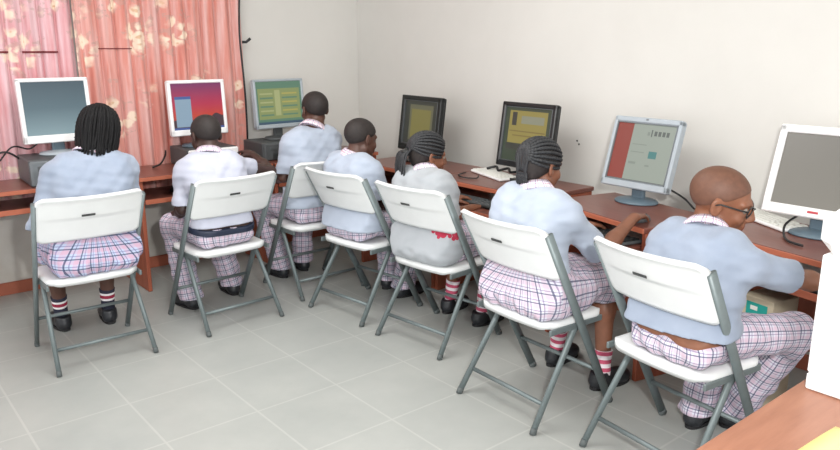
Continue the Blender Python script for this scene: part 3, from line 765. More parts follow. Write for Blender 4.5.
def hand(F, W, f, n, side, curl, sc=1.0, k=.008):
    # W wrist, f pointing direction, n palm normal, side = +1 when the thumb lies along cross(f, n)
    f = unit(f); n = unit(n-f*(np.array(n) @ f)); s = np.cross(f, n)*side
    W = np.array(W, float)
    kn = []
    for i, (o, l) in enumerate(((.027, .078), (.009, .084), (-.009, .080), (-.026, .072))):
        p = W+(f*l+s*o-n*.004)*sc; kn.append(p)
        F.cone(W+s*o*.6*sc+f*.01*sc, p, .0125*sc, .0105*sc, .014)
    for i, L in enumerate(((.040, .024, .020), (.044, .027, .021), (.041, .025, .020), (.032, .020, .018))):
        d = f.copy(); p = kn[i]; r = .0092*sc if i < 3 else .0082*sc; an = 0
        for j, l in enumerate(L):
            an += curl*(.55, .8, .55)[j]; d = unit(f*math.cos(an)+n*math.sin(an)+s*(.10-.06*i)); q = p+d*l*sc
            F.cone(p, q, r, r*.9, .004); p = q; r *= .9
    p = W+(f*.022+s*.020+n*.006)*sc; d = unit(f*.75+s*.65+n*.25)
    for j, (l, r) in enumerate(((.038, .0125), (.030, .0100), (.022, .0090))):
        q = p+d*l*sc; F.cone(p, q, r*sc, r*.88*sc, .006 if j else .012); p = q; d = unit(d+f*.35+n*.2)
def against_back(F, gap):
    # the sitter's back stops at the front face of the backrest
    F.op((-.40, -.32, .50), (.40, .05, .90), lambda x, y, z: y-(.264-.5405*np.maximum(z, .64))+.040*(1-(x/.243)**2)-gap+.55*np.maximum(.64-z, 0), .010, 'cut')
def person(k, cfg):
    C = cfg; r = empty('person', (CH[k][0], CH[k][1], 0), R(CH[k][2])); tag(r, C['label'], 'person', 'people at the computers')
    H = V(*C['head']); Q = rot(*[R(a) for a in C['rot']]); hs = C.get('hs', 1.04)
    hd = lambda *p: H+Q @ (np.array(p, float)*hs)
    S = V(*C['neck']); hy = C.get('hipy', 0.0); hx = C.get('hipx', 0.0)
    hip = V(hx, hy, .545); fwd = unit(V(S[0]-hx, S[1]-hy, 0)+V(0, .25, 0))
    tw = R(C.get('twist', 0)); rt = V(math.cos(tw), math.sin(tw), 0); ff = V(-math.sin(tw), math.cos(tw), 0)
    # spine: quadratic from hip to neck with a slouch backwards
    mid = (hip+S)/2+V(0, -C.get('slouch', .045), .01)
    sp = lambda t: hip*(1-t)**2+2*t*(1-t)*mid+S*t*t
    sw = C.get('sw', .150)                     # half shoulder width to the joint
    SL = S-rt*sw+V(0, 0, -.054)+ff*C.get('shf', .015); SR = S+rt*sw+V(0, 0, -.054)+ff*C.get('shf', .015)
    if 'shl' in C: SL = SL+V(*C['shl'])
    if 'shr' in C: SR = SR+V(*C['shr'])
    armL = C.get('la', .25), C.get('lb', .225)
    EL, WL = ik(SL, C['wl'], *armL, C.get('pl', (-.6, -.3, -1))); ER, WR = ik(SR, C['wr'], *armL, C.get('pr', (.6, -.3, -1)))
    if 'el' in C: EL, WL = V(*C['el']), V(*C['wl'])
    if 'er' in C: ER, WR = V(*C['er']), V(*C['wr'])
    HL, HR = hip+V(-.088, .0, 0), hip+V(.088, 0, 0)
    KL, KR = V(*C['kl']), V(*C['kr']); AL, AR = V(*C['al']), V(*C['ar'])
    toe = lambda a, s: a+V(math.sin(R(s))*.13, math.cos(R(s))*.13, 0)-V(0, 0, .045)
    fl, fr = C.get('toes', (-6, 6))
    prof = [(0, .085, .082), (.14, .075, .084), (.32, .062, .080), (.5, .066, .084), (.68, .080, .088), (.84, .092, .080), (.93, .090, .062)]
    bw = C.get('bw', 1.0)
    def torso(F, dr, k, dl=0.0, t0=0, t1=1):
        for t, l, rr in prof:
            if t0 <= t <= t1: p = sp(t); F.cone(p-rt*l*bw, p+rt*l*bw, rr*bw+dr-(.007 if dr == 0 and t < .6 else 0), rr*bw+dr-(.007 if dr == 0 and t < .6 else 0), k)
    lo = V(min(-.36, WL[0]-.2, EL[0]-.1, AL[0]-.15, KL[0]-.15), -.30, -.01); hi = V(max(.36, WR[0]+.2, ER[0]+.12, AR[0]+.15, KR[0]+.15), max(WL[1], WR[1], KL[1], KR[1], AL[1]+.1, AR[1]+.1)+.24, H[2]+.20)
    # ---- body, one continuous surface
    F = Field(lo, hi, .0050)
    torso(F, 0, .04)
    for A, B in ((SL, EL), (SR, ER)):
        F.cone(S*.55+A*.45+V(0, 0, .01), A, .045, .044, .04); F.cone(A, B, .043, .034, .03)
    for E_, W_ in ((EL, WL), (ER, WR)):
        F.cone(E_, E_*.6+W_*.4, .034, .035, .015); F.cone(E_*.6+W_*.4, W_, .034, .0225, .02)
    for s, (W_, E_) in ((-1, (WL, EL)), (1, (WR, ER))):
        key = 'l' if s < 0 else 'r'
        f = np.array(C.get('h'+key, unit(W_-E_)+V(0, .2, -.1)), float); n = np.array(C.get('n'+key, (0, .1, -1.)), float)
        # thumbs point inwards with the palm down
        fu = unit(f); nu = unit(n-fu*(n @ fu)); side = 1 if (np.cross(fu, nu) @ (rt*-s)) > 0 else -1
        hand(F, W_, f, n, side, C.get('curl'+key, .45), .92)
    for A, B, Cc in ((HL, KL, AL), (HR, KR, AR)):
        F.cone(A, B, .074, .052, .05); m = B*.68+Cc*.32+V(0, -.012, 0)
        F.cone(B, m, .050, .047, .03); F.cone(m, Cc, .046, .030, .03)
    for A, s in ((AL, fl), (AR, fr)): F.cone(A+V(0, -.012, -.04), toe(A, s), .030, .024, .03)
    against_back(F, .040)
    # neck and head
    nb = S+V(0, .0, .0); nt = hd(0, -.022, -.055)
    F.cone(nb, nt, .054, .049, .035)
    F.ell(hd(0, -.014, .030), V(.073, .093, .080)*hs, .02, Q=Q)
    F.ell(hd(0, .030, -.030), V(.058, .060, .068)*hs, .03, Q=Q)
    for s in (-1, 1):
        F.cone(hd(s*.050, .0, -.050), hd(s*.016, .064, -.088), .018*hs, .017*hs, .02)
        F.ell(hd(s*.036, .064, -.030), V(.020, .016, .018)*hs, .02, Q=Q)
        F.cone(hd(s*.012, .082, .020), hd(s*.046, .066, .020), .009*hs, .009*hs, .014)
        F.ell(hd(s*.031, .086, .002), V(.015, .010, .010)*hs, .008, 'cut', Q)
        F.ell(hd(s*.013, .094, -.034), V(.009, .010, .008)*hs, .008, Q=Q)
        Qe = Q @ np.array(Matrix.Rotation(s*.35, 3, 'Z') @ Matrix.Rotation(.15, 3, 'X'))
        F.ell(hd(s*.077, -.010, -.004), V(.0075, .020, .031)*hs, .006, Q=Qe)
        F.ell(hd(s*.084, -.004, .002), V(.0055, .010, .016)*hs, .005, 'cut', Qe)
    F.cone(hd(0, .088, .010), hd(0, .104, -.028), .0085*hs, .0125*hs, .012)
    F.cone(hd(-.018, .086, -.054), hd(.018, .086, -.054), .0085*hs, .0085*hs, .007)
    F.cone(hd(-.015, .084, -.066), hd(.015, .084, -.066), .0085*hs, .0085*hs, .007)
    F.ell(hd(0, .075, -.094), V(.020, .014, .014)*hs, .02, Q=Q)
    F.op(hd(-.03, .08, -.07)-.03, hd(.03, .1, -.05)+.03, lambda x, y, z: (lambda q: np.maximum(np.abs(q[2]+.060*hs)-.0016, np.abs(q[0])-.021*hs))([(x-H[0])*Q[0, i]+(y-H[1])*Q[1, i]+(z-H[2])*Q[2, i] for i in range(3)]) , .004, 'cut') if False else None
    v, f = F.mesh(1)
    body = np_mesh('body', v, f, [C['skin']], r)
    q = ((v-H) @ Q)/hs; tint = np.ones((len(v), 4), np.float32)
    lips = (np.abs(q[:, 0]) < .024) & (q[:, 1] > .078) & (q[:, 2] < -.046) & (q[:, 2] > -.075); tint[lips, :3] = (.86, .62, .62)
    at = body.data.attributes.new('tint', 'FLOAT_COLOR', 'POINT'); at.data.foreach_set('color', tint.ravel())
    for s in (-1, 1):
        e = MB(); T = Matrix.Translation(Vector(hd(s*.031, .0705, .001)))
        pr = [(.0125*math.sin(a)*hs, -.0125*math.cos(a)*hs) for a in np.linspace(.05, math.pi-.05, 12)]
        Rm = Matrix([list(row) for row in Q]).to_4x4()
        e.lathe(pr, 18, T=T @ Rm @ Matrix.Rotation(-math.pi/2, 4, 'X'))
        e.lathe([(.0055, .0118), (.0050, .0128), (.003, .0132)], 14, m=1, T=T @ Rm @ Matrix.Rotation(-math.pi/2, 4, 'X'))
        e.build('eye', [M['eye'], M['iris']], body)
    # ---- hair
    hk = C['hair']
    if hk in ('crop', 'shaved'):
        h = .004; G = Field(H-.17, H+.17, .0045); th = .0050 if hk == 'crop' else .0022
        G.ell(hd(0, -.014, .030), V(.073, .093, .080)*hs+th, .01, Q=Q)
        G.cone(hd(0, -.05, -.03), hd(0, -.072, -.01), .045*hs+th, .05*hs+th, .03) if False else None
        n = Q @ unit(V(0, .62, -1)); G.half(hd(0, .0, .004 if hk == 'crop' else .012), n, .006)
        for s in (-1, 1): G.ell(hd(s*.078, .0, -.018), V(.02, .030, .040)*hs, .006, 'cut', Q)
        v, f = G.mesh(1); np_mesh('hair', v, f, [M['scalp'] if hk == 'crop' else C['stubble']], r)
    else:
        G = Field(H-.18, H+.18, .0045)
        th = .010 if hk == 'bob' else .004
        G.ell(hd(0, -.014, .030), V(.073, .093, .080)*hs+th, .01, Q=Q)
        if hk == 'bob': G.ell(hd(0, -.045, -.02), V(.074, .058, .075)*hs+.006, .03, Q=Q)
        else: G.ell(hd(0, -.050, -.02), V(.052, .044, .055)*hs+.002, .03, Q=Q)
        n = Q @ unit(V(0, .75, -1)); G.half(hd(0, .0, -.012 if hk != 'bob' else -.03), n, .006)
        G.half(hd(0, .062, 0), Q @ V(0, 1, -.15), .006)
        for s in (-1, 1): G.ell(hd(s*.080, .012, -.022), V(.025, .026, .040)*hs, .006, 'cut', Q)
        v, f = G.mesh(1); hair = np_mesh('hair', v, f, [M['hair'] if hk == 'bob' else M['scalp']], r)
        def braid(pts, r0, r1, m=.004):
            P = []
            pts = [np.array(p, float) for p in pts]
            for i in range(len(pts)-1):
                p0, p1, p2, p3 = pts[max(i-1, 0)], pts[i], pts[i+1], pts[min(i+2, len(pts)-1)]
                for t in np.linspace(0, 1, 9)[:-1]: P.append(.5*(2*p1+(p2-p0)*t+(2*p0-5*p1+4*p2-p3)*t*t+(-p0+3*p1-3*p2+p3)*t**3))
            P.append(pts[-1]); L = np.concatenate([[0], np.cumsum([np.linalg.norm(b-a) for a, b in zip(P, P[1:])])])
            rs = [(r0+(r1-r0)*i/(len(P)-1))*(1+.16*math.sin(L[i]*2*math.pi/.014)) for i in range(len(P))]
            rs[-1] *= .5; MB().tube(P, rs, 8).build('braid', M['braid'] if hk != 'bob' else M['hair'], hair)
        rx, ry, rz = .073+.004/hs, .093+.004/hs, .080+.004/hs
        def on(a, b, off=.004):
            # a: lateral angle (0 = top), b: 0 forehead .. pi nape
            x = math.sin(a)*math.sin(b)**.7; y = math.cos(b); z = math.cos(a)*math.sin(b)**.7
            l = math.sqrt(x*x+y*y+z*z); x, y, z = x/l, y/l, z/l
            return hd(x*(rx+off), -.014+y*(ry+off), .030+z*(rz+off))
        if hk in ('rows', 'tail'):
            N = 17; tie = (0, -.105, -.035) if hk == 'rows' else (-.008, -.118, .010)
            for i in range(N):
                a = (i-(N-1)/2)/((N-1)/2)*1.95
                b0 = .50+.30*abs(a)/1.6; pts = [on(a*(1-.12*(j/6)), b0+(2.85-b0)*j/6, .003) for j in range(7)]
                pts.append(hd(tie[0]+.022*math.sin(a), tie[1]+.006, tie[2]+.012*math.cos(a)))
                braid(pts, .0080, .0070)
            if hk == 'tail':
                rs = np.random.RandomState(5)
                for i in range(14):
                    x = (i-6.5)*.007; e = rs.rand(3)-.5
                    braid([hd(tie[0]+x*.5, tie[1]+.008, tie[2]), hd(tie[0]+x, tie[1]-.022+.01*e[0], tie[2]-.030), hd(tie[0]+x*1.5-.006, tie[1]-.020+.016*e[1], tie[2]-.085), hd(tie[0]+x*1.6-.012, tie[1]-.006+.02*e[1], tie[2]-.135-.03*e[2])], .0068, .0048)
                MB().lathe([(.020, -.007), (.026, -.004), (.026, .004), (.020, .007)], 20, T=Matrix.Translation(Vector(hd(tie[0], tie[1]-.006, tie[2]-.005))) @ Matrix([list(row) for row in Q]).to_4x4() @ Matrix.Rotation(.6, 4, 'X')).build('hair_tie', M['black'], hair)
            else:
                for i in range(6):
                    x = (i-2.5)*.010; braid([hd(x, -.096, -.030), hd(x*1.1, -.094, -.055), hd(x*1.2, -.082, -.082)], .007, .005)
        if hk == 'bob':
            rs = np.random.RandomState(3)
            for ring, (n, th0, l0) in enumerate(((18, .18, .145), (24, .62, .125), (28, 1.0, .10))):
                for i in range(n):
                    a = -math.pi/2-2.0+3.62*(i+.5*(ring % 2))/(n-1)          # round the back, from cheek to cheek
                    e = rs.rand(4)-.5; cx, cy = math.cos(a), math.sin(a); L = l0*(1+.22*e[0])
                    if cy > .25: L *= .8
                    g = .004*(2-ring)
                    dome = lambda t: hd(cx*math.sin(t)*(.084+g), -.017+cy*math.sin(t)*(.102+g), .030+math.cos(t)*(.091+g))
                    p = [dome(th0), dome(th0*.5+.72), dome(1.45), hd(cx*(.087+g)+.004*e[1], -.020+cy*(.106+g), -.025), hd(cx*.084+.010*e[1], -.026+cy*.103+.008*e[2], .012-L)]
                    braid(p, .0088, .0066)
    # ---- shirt
    off = C.get('loose', .016)
    G = Field(V(lo[0], -.32, .42), V(hi[0], min(hi[1], .62), S[2]+.10), .0052)
    torso(G, off, .045, t0=0)
    if C['wear'] == 'skirt':
        for t, l, rr in prof[:3]: p = sp(t); G.cone(p-rt*(l+C.get('flare', .02)*(1.1-2.2*t))*bw, p+rt*(l+C.get('flare', .02)*(1.1-2.2*t))*bw, rr*bw+off+.004, rr*bw+off+.004, .03)
    for A in (SL, SR):
        G.cone(S*.6+A*.4+V(0, 0, .0), A+V(0, 0, .0), .044+off*.6, .044+off, .05)
    if C.get('untucked'):
        for t, l, rr in prof[:4]: p = sp(t); G.cone(p-rt*(l+.028)*bw, p+rt*(l+.028)*bw, rr*bw+off+.012, rr*bw+off+.012, .03)
        if C['hem'][0][2] < .53:
            for s in (-1, 1): G.cone(hip+V(s*.03, -.060, -.050), hip+V(s*.14, -.055, -.050), .056, .056, .03)
    sl = C.get('sleeve', .72)
    for A, B, W_, s_ in ((SL, EL, WL, sl), (SR, ER, WR, C.get('sleever', sl))):
        if s_ <= 1:
            e = A+(B-A)*s_; G.cone(A, e+(B-A)*.25, .047+off*.6, .048+off*.8, .03)
            G.half(e, unit(B-A), .004, e-.13, e+.13+0*e) if False else None
    G.op(G.lo, [a[-1] for a in G.ax], folds(.0021, k*3+1, [((0, 30, 70), 1, .8), ((60, 10, 40), 1, .8), ((-50, 20, 55), 1, .8), ((25, 10, 135), 1, .5), ((-90, 0, 90), 1, .4)]), .001, 'disp')
    for A, B, s_ in ((SL, EL, sl), (SR, ER, C.get('sleever', sl))):
        e = A+(B-A)*s_; n = unit(B-A); m = .10
        G.op(e-m, e+n*.16+m, (lambda e, n: lambda x, y, z: -np.maximum(-((x-e[0])*n[0]+(y-e[1])*n[1]+(z-e[2])*n[2]), np.sqrt((x-e[0]-n[0]*.05)**2+(y-e[1]-n[1]*.05)**2+(z-e[2]-n[2]*.05)**2)-.12)*-1)(e, n), .003, 'cut')
    G.cone(nb-V(0, 0, .02)+ (nt-nb)*.25, nt, .060, .056, .01, 'cut')                 # neck opening
    against_back(G, .014)
    hp, hn = C.get('hem', ((0, 0, .585), (0, 0, -1)))
    G.half(hp, hn, .004)
    G.op(V(lo[0], -.32, .40), V(hi[0], .22, .47), lambda x, y, z: z-.4515+0*x+0*y, .003, 'cut')
    v, f = G.mesh(2); shirt = np_mesh('shirt', v, f, [C['shirt']], r)
    # ---- collar
    nd = unit(nt-nb); ex = unit(np.cross(nd, V(0, -1, 0))) ; ex = unit(rt-nd*(rt @ nd)); ey = np.cross(nd, ex)
    b = MB(); nu_, cs = 49, [(.062, .020), (.062, .056), (.068, .062), (.078, .046), (.091, .022), (.088, .016), (.076, .036), (.067, .050)]
    c0 = nb+V(0, .004, .004); vs = []; uvs = []
    for i in range(nu_):
        a = math.pi/2+.22+(2*math.pi-.44)*i/(nu_-1)
        fr_ = max(0, math.sin(a))
        for j, (rr, zz) in enumerate(cs):
            p = c0+ex*math.cos(a)*rr*1.02+ey*math.sin(a)*rr*.95+nd*(zz-.022*fr_-(.03*max(0, fr_-.8)*5*(.091 == rr)))
            vs.append(p); uvs.append((a*.075, j*.016))
    n8 = len(cs); fs = [[i*n8+j, i*n8+(j+1) % n8, (i+1)*n8+(j+1) % n8, (i+1)*n8+j] for i in range(nu_-1) for j in range(n8)]
    fs += [list(range(n8))[::-1], [(nu_-1)*n8+j for j in range(n8)]]
    b.add(vs, fs, 0, True); o = b.build('collar', M['plaid_collar'], r)
    l = o.data.uv_layers.new(name='UVMap'); li = np.zeros(len(o.data.loops), np.int32); o.data.loops.foreach_get('vertex_index', li)
    l.data.foreach_set('uv', np.array(uvs)[li].astype(np.float32).ravel())
    # ---- trousers or skirt
    G = Field(V(lo[0], -.30, .05), V(hi[0], hi[1], .70), .0055); tz = .640
    wt = sp(.24)
    if C['wear'] == 'trousers':
        for t, l, rr in prof[:3]: p = sp(t); G.cone(p-rt*l*bw, p+rt*l*bw, rr*bw+.014, rr*bw+.014, .03)
        wt = sp(C.get('waist', .24)); G.half(wt+V(0, 0, .02), unit(sp(.3)-sp(.1))+V(0, C.get('wy', 0), C.get('wtilt', 0)) if C['wear'] == 'trousers' else V(0, 0, 1), .004, V(lo[0], -.3, .5), V(hi[0], .30, .72))
        for s in (-1, 1): G.cone(hip+V(s*.03, -.055, -.050), hip+V(s*.125, -.045, -.050), .042, .042, .03)
        for A, B, Cc in ((HL, KL, AL), (HR, KR, AR)):
            A = A*.88+B*.12; G.cone(A, B, .087, .070, .035); G.cone(B, Cc+V(0, -.006, -.02), .074, .072, .03)
        fo = folds(.0030, k*5, [((0, 60, 60), 1, 1), ((70, 20, 30), 1, .7), ((-60, 40, -30), 1, .7)])
    else:
        for t, l, rr in prof[:3]: p = sp(t); G.cone(p-rt*(l+C.get('flare', .02)*(1.15-2.2*t))*bw, p+rt*(l+C.get('flare', .02)*(1.15-2.2*t))*bw, rr*bw+.014, rr*bw+.014, .03)
        wt = sp(C.get('waist', .24)); G.half(wt+V(0, 0, .02), unit(sp(.3)-sp(.1))+V(0, 0, C.get('wtilt', 0)) if C['wear'] == 'trousers' else V(0, 0, 1), .004, V(lo[0], -.3, .5), V(hi[0], .30, .72))
        for s in (() if C['hem'][0][2] < .5 else (-1, 1)): G.cone(hip+V(s*.03, -.055, -.050), hip+V(s*(.12+C.get('flare', .02)*.8), -.05, -.050), .045, .045, .03)
        for A, B in ((HL, KL), (HR, KR)):
            G.cone(A, B+unit(B-A)*.05, .094, .084, .09); G.cone(B*.9+A*.1+V(0, .0, -.01), B+V(0, .0, -.09), .070, .080, .05)
        G.cone((HL+HR)/2+V(0, .05, 0), (KL+KR)/2, .085, .075, .08)
        for s in (-1, 1): G.cone(hip+V(s*(.10+C.get('flare', .02)), -.03, -.02), hip+V(s*(.11+C.get('flare', .02)), .16, -.02), .075, .075, .05)
        fo = folds(.0042, k*5, [((120, 10, 0), 1, 1), ((70, 20, 30), 1, .5), ((-60, 40, -30), 1, .5)])
    G.op(G.lo, [a[-1] for a in G.ax], fo, .001, 'disp')
    pass
    if C['wear'] == 'trousers':
        G.half((0, 0, .062), (0, 0, -1), .003, V(lo[0], -.3, 0), V(hi[0], hi[1], .12))
    else:
        for B in (KL, KR): pass
        kz = min(KL[2], KR[2])-C.get('drop', .075); G.half((0, 0, kz), (0, 0, -1), .003, V(lo[0], -.3, 0), V(hi[0], hi[1], kz+.03))
    against_back(G, .024)
    G.op(V(lo[0], -.30, .30), V(hi[0], .195, .455), lambda x, y, z: z-.4525+0*x+0*y, .003, 'cut')
    v, f = G.mesh(2); o = np_mesh(C['wear'], v, f, [C.get('cloth', M['plaid'])], r)
    segs = [(sp(0)-V(0, 0, .08), sp(.3), .16, (0, -1, 0), 0)]
    for A, B, Cc in ((HL, KL, AL), (HR, KR, AR)):
        segs += [(A+V(0, .04, 0), B, .085, (0, 0, 1), .3), (B, Cc, .068, (0, 1, 0), .71)]
    seg_uv(o, v, f, segs[:1]+[s for s in segs[1:] if C['wear'] == 'trousers' or s[4] == .3])
    if C.get('belt'):
        G = Field(V(-.30, -.25, .48), V(.30, .25, .76), .0045); w = unit(unit(sp(.3)-sp(.1))+V(0, C.get('wy', 0), C.get('wtilt', 0)))
        for t, l, rr in prof[:4]: p = sp(t); G.cone(p-rt*l*bw, p+rt*l*bw, rr*bw+.025, rr*bw+.025, .03)
        G.half(wt+w*.020, w, .003); G.half(wt-w*.014, -w, .003); against_back(G, .016)
        v, f = G.mesh(1); np_mesh('belt', v, f, [M['belt']], r)
    # ---- socks and shoes
    for A, B, s, nm in ((AL, KL, fl, 'l'), (AR, KR, fr, 'r')):
        if C['wear'] == 'skirt':
            w = unit(B-A); G = Field(A-.09, A+V(.09, .09, .20), .004); G.cone(A+V(0, 0, -.02), A+w*.075, .036, .037, .01); G.cone(A+w*.075, A+w*C.get('sockh', .12), .037, .043, .01)
            G.half(A+w*C.get('sockh', .12), w, .003); v, f = G.mesh(1); o = np_mesh('sock', v, f, [C.get('sock', M['sock'])], r)
            seg_uv(o, (v-A)/.125+A, f, [(A, A+w, .04, (0, 1, 0), 0)])
            l = o.data.uv_layers[0]
        d = unit(toe(A, s)-A); d = unit(V(d[0], d[1], 0)); sd = V(d[1], -d[0], 0)
        c = V(A[0], A[1], 0)
        G = Field(c-V(.20, .20, .01), c+V(.20, .24, .13), .004)
        Qs = np.stack([sd, d, V(0, 0, 1)], 1)
        G.cone(c-d*.030+V(0, 0, .040), c-d*.022+V(0, 0, .072), .040, .041, .02); G.ell(c+d*.055+V(0, 0, .040), (.040, .095, .040), .03, Q=Qs); G.ell(c+d*.115+V(0, 0, .034), (.041, .055, .032), .03, Q=Qs)
        G.half((0, 0, .010), (0, 0, -1), .002); G.half(A+V(0, -.02, .0), V(0, -.15, 1), .003)
        v, f = G.mesh(1); sh = np_mesh('shoe', v, f, [M['leather']], r)
        b = MB(); vs = []; n = 28
        for zz, g in ((.0, -.001), (.001, .001), (.014, .002), (.015, 0)):
            for i in range(n):
                a = 2*math.pi*i/n; y = .052+math.sin(a)*.118; wdt = (.041 if y > .06 else .037); x = math.copysign(abs(math.cos(a))**.75, math.cos(a))*wdt
                vs.append(c+sd*(x+math.copysign(g, x))+d*y+V(0, 0, zz))
        fs = [[j*n+i, j*n+(i+1) % n, (j+1)*n+(i+1) % n, (j+1)*n+i] for j in range(3) for i in range(n)]+[list(range(n))[::-1], [3*n+i for i in range(n)]]
        b.add(vs, fs, 0, False).build('sole', M['sole'], sh)
    return dict(root=r, hd=hd, Q=Q, H=H, hs=hs)

SK = {n: skin('skin_'+n, c) for n, c in (('deep', (66, 46, 40)), ('dark', (86, 58, 48)), ('brown', (126, 82, 62)), ('warm', (128, 82, 59)))}
SH = {'blue': shirt_mat('pale_blue_shirt', (160, 170, 186), (174, 183, 198)), 'steel': shirt_mat('steel_blue_shirt', (136, 147, 165), (151, 161, 178)),
      'lilac': shirt_mat('pale_lilac_shirt', (178, 182, 198), (190, 193, 207)), 'grey': shirt_mat('pale_grey_blouse', (176, 182, 188), (190, 195, 200))}

def embroidered():
    m = shirt_mat('grey_blouse_with_red_embroidery', (154, 159, 164), (168, 172, 177)); nt = m.node_tree; b = nt.nodes['Principled BSDF']
    base = b.inputs['Base Color'].links[0].from_socket
    tc = nt.nodes.new('ShaderNodeTexCoord'); vd = nt.nodes.new('ShaderNodeVectorMath'); vd.operation = 'DISTANCE'
    nt.links.new(tc.outputs['Object'], vd.inputs[0]); vd.inputs[1].default_value = (.135, -.06, .635)
    vo = nt.nodes.new('ShaderNodeTexVoronoi'); vo.inputs['Scale'].default_value = 34; nt.links.new(tc.outputs['Object'], vo.inputs['Vector'])
    a = nt.nodes.new('ShaderNodeMath'); a.operation = 'MULTIPLY_ADD'; nt.links.new(vo.outputs['Distance'], a.inputs[0]); a.inputs[1].default_value = .075; nt.links.new(vd.outputs['Value'], a.inputs[2])
    l = nt.nodes.new('ShaderNodeMath'); l.operation = 'LESS_THAN'; nt.links.new(a.outputs[0], l.inputs[0]); l.inputs[1].default_value = .105
    mx = nt.nodes.new('ShaderNodeMix'); mx.data_type = 'RGBA'; nt.links.new(l.outputs[0], mx.inputs[0]); nt.links.new(base, mx.inputs[6]); mx.inputs[7].default_value = lin((170, 40, 66))
    nt.links.new(mx.outputs[2], b.inputs['Base Color']); return m
SH['embroidered'] = embroidered()
# ------------------------------------------------------------------ the seven people (coordinates are chair-local: x right, y forward)
P = {}
P[1] = dict(label='person in a blue shirt and plaid skirt seated at the far left monitor', head=(.150, .10, 1.122), rot=(-30, 14, 6), neck=(.075, .035, .985), slouch=.05,
    hipx=.03, hipy=-.045, bw=1.06, sw=.172, wl=(-.12, .25, .66), wr=(.20, .25, .66), kl=(-.09, .36, .50), kr=(.18, .36, .50), al=(-.065, .44, .085), ar=(.175, .40, .085),
    skin=SK['dark'], hair='bob', shirt=SH['steel'], wear='skirt', cloth=M['plaid_blue'], flare=.018, sleeve=.96, hem=((0, 0, .645), (0, 0, -1)), waist=.36, el=(-.185, .02, .70), er=(.238, .03, .70))
P[2] = dict(label='person in a lilac-white shirt with dark belt facing the red sunset screen', head=(.020, .165, 1.045), rot=(2, 16, 0), neck=(-.004, .085, .915), slouch=.06,
    hipx=-.02, hipy=-.03, sw=.148, wl=(-.13, .28, .60), wr=(.455, .41, .870), pr=(1, -.1, -.75), la=.27, kl=(-.135, .35, .51), kr=(.12, .37, .51), al=(-.09, .29, .085), ar=(.225, .36, .085),
    skin=SK['deep'], hair='crop', shirt=SH['lilac'], wear='trousers', belt=True, hem=((0, -.05, .572), (0, 0, -1)), waist=.02, wtilt=.6, el=(-.185, .09, .66), er=(.465, .215, .782), hr=(-.05, .8, .1), sleever=.44, shr=(.035, .04, 0), wy=-.35)
P[3] = dict(label='person in a pale blue shirt at the corner desk facing the green screen', head=(.085, .08, 1.146), rot=(-4, 6, 0), neck=(.025, .02, 1.005), slouch=.03,
    hipx=-.0, hipy=-.01, sw=.152, wl=(-.14, .27, .70), wr=(.18, .30, .70), kl=(-.16, .38, .51), kr=(.14, .38, .51), al=(-.08, .32, .085), ar=(.12, .37, .085),
    skin=SK['dark'], hair='crop', shirt=SH['blue'], wear='trousers', hem=((0, 0, .555), (0, 0, -1)), waist=.10, el=(-.172, .06, .74), er=(.22, .08, .74), untucked=True)
P[4] = dict(label='person in a pale blue shirt seated between the corner seat and the grey blouse', head=(-.060, .065, 1.017), rot=(-4, 12, 0), neck=(-.080, .010, .885), slouch=.04,
    hipx=-.02, hipy=-.045, sw=.155, wl=(-.2, .30, .66), wr=(.10, .30, .66), kl=(-.14, .36, .51), kr=(.13, .36, .51), al=(-.16, .38, .085), ar=(.03, .32, .085),
    skin=SK['dark'], hair='crop', shirt=SH['blue'], wear='trousers', hem=((0, 0, .515), (0, 0, -1)), waist=.0, loose=.018, er=(.12, .08, .66), el=(-.25, .08, .66), untucked=True)
P[5] = dict(label='person in a grey blouse with red embroidery seated facing the right wall', head=(-.135, .075, .978), rot=(-22, 10, 4), neck=(-.105, .015, .855), slouch=.05,
    hipx=-.02, hipy=-.045, sw=.130, wl=(-.2, .33, .69), wr=(-.04, .33, .66), pl=(-.2, -.3, -1), pr=(.2, -.3, -1), kl=(-.14, .36, .50), kr=(.10, .36, .50), al=(-.20, .34, .085), ar=(.07, .31, .085),
    skin=SK['brown'], hair='tail', shirt=SH['embroidered'], wear='skirt', flare=.0, loose=.022, hem=((0, 0, .452), (0, 0, -1)), sock=M['sock_pink'], waist=.0, untucked=True, er=(.02, .08, .66), el=(-.26, .10, .66))
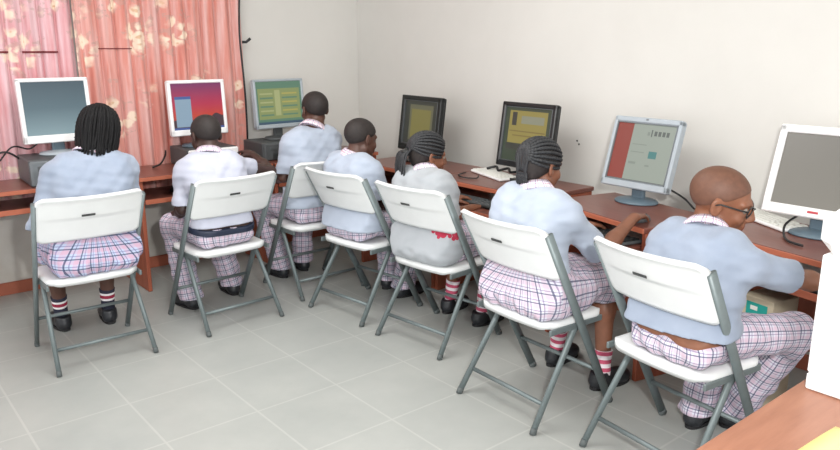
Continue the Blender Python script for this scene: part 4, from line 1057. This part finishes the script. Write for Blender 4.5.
P[6] = dict(label='person in a plaid skirt reaching one hand to the mouse below the silver monitor', head=(-.068, .08, 1.042), rot=(-2, 8, 2), neck=(-.035, .025, .910), slouch=.05,
    hipx=-.0, hipy=-.045, bw=1.08, sw=.168, wl=(-.16, .46, .70), wr=(.135, .485, .795), hr=(-.30, .95, -.10), pr=(.12, -.1, -1), la=.27, lb=.26, kl=(-.13, .36, .50), kr=(.09, .385, .51), al=(-.19, .38, .085), ar=(.12, .35, .085),
    skin=SK['brown'], hair='rows', shirt=SH['blue'], wear='skirt', flare=.035, sleeve=.95, hem=((0, 0, .64), (0, 0, -1)), sock=M['sock_pink'], sockh=.10, waist=.36, er=(.150, .245, .668))
P[7] = dict(label='person wearing glasses and a blue shirt, seated nearest the camera at the white monitor', head=(.060, .095, 1.010), rot=(-56, 14, 6), neck=(.060, .012, .880), slouch=.05, hs=1.09,
    hipx=.04, hipy=-.04, sw=.170, wl=(-.02, .43, .68), wr=(.31, .43, .705), pr=(1, -.3, -.35), kl=(-.08, .37, .495), kr=(.21, .40, .495), al=(-.10, .31, .085), ar=(-.02, .44, .085),
    skin=SK['warm'], stubble=None, hair='shaved', shirt=SH['steel'], wear='trousers', sleeve=.93, hem=((0, 0, .570), (.04, .08, -1)), waist=-.02, wtilt=.3, er=(.275, .235, .76), untucked=True, wy=-.45)
P[7]['stubble'] = mat('shaved_stubble', (100, 66, 50), .6, .12, 60)
import os
ONLY = [int(c) for c in os.environ.get('ONLY', '1234567')]
R7 = {k: person(k, P[k]) for k in P if k in ONLY}
if 7 in R7:
    q = R7[7]; hd = q['hd']; g = MB()
    def ring(s):
        n = 24; pts = []
        for i in range(n+1):
            a = 2*math.pi*i/n; ca, sa = math.cos(a), math.sin(a)
            pts.append(hd(s*.034+.026*math.copysign(abs(ca)**.75, ca), .099-.016*abs(s*.034+.026*ca)/.06, .001+.017*math.copysign(abs(sa)**.75, sa)))
        return pts
    gl = empty('glasses', q['root'].location, q['root'].rotation_euler[2]); tag(gl, 'dark-framed glasses worn by the person nearest the camera', 'glasses')
    for s in (-1, 1):
        g.tube(ring(s), .0028, 6)
    g.tube([hd(-.009, .101, .006), hd(0, .105, .008), hd(.009, .101, .006)], .002, 6)
    g.build('frame', M['black'], gl)
    for s in (-1, 1): MB().tube([hd(s*.060, .085, .008), hd(s*.073, .055, .010), hd(s*.0815, .0, .012), hd(s*.083, -.022, .002)], .0028, 6).build('temple', M['black'], gl)
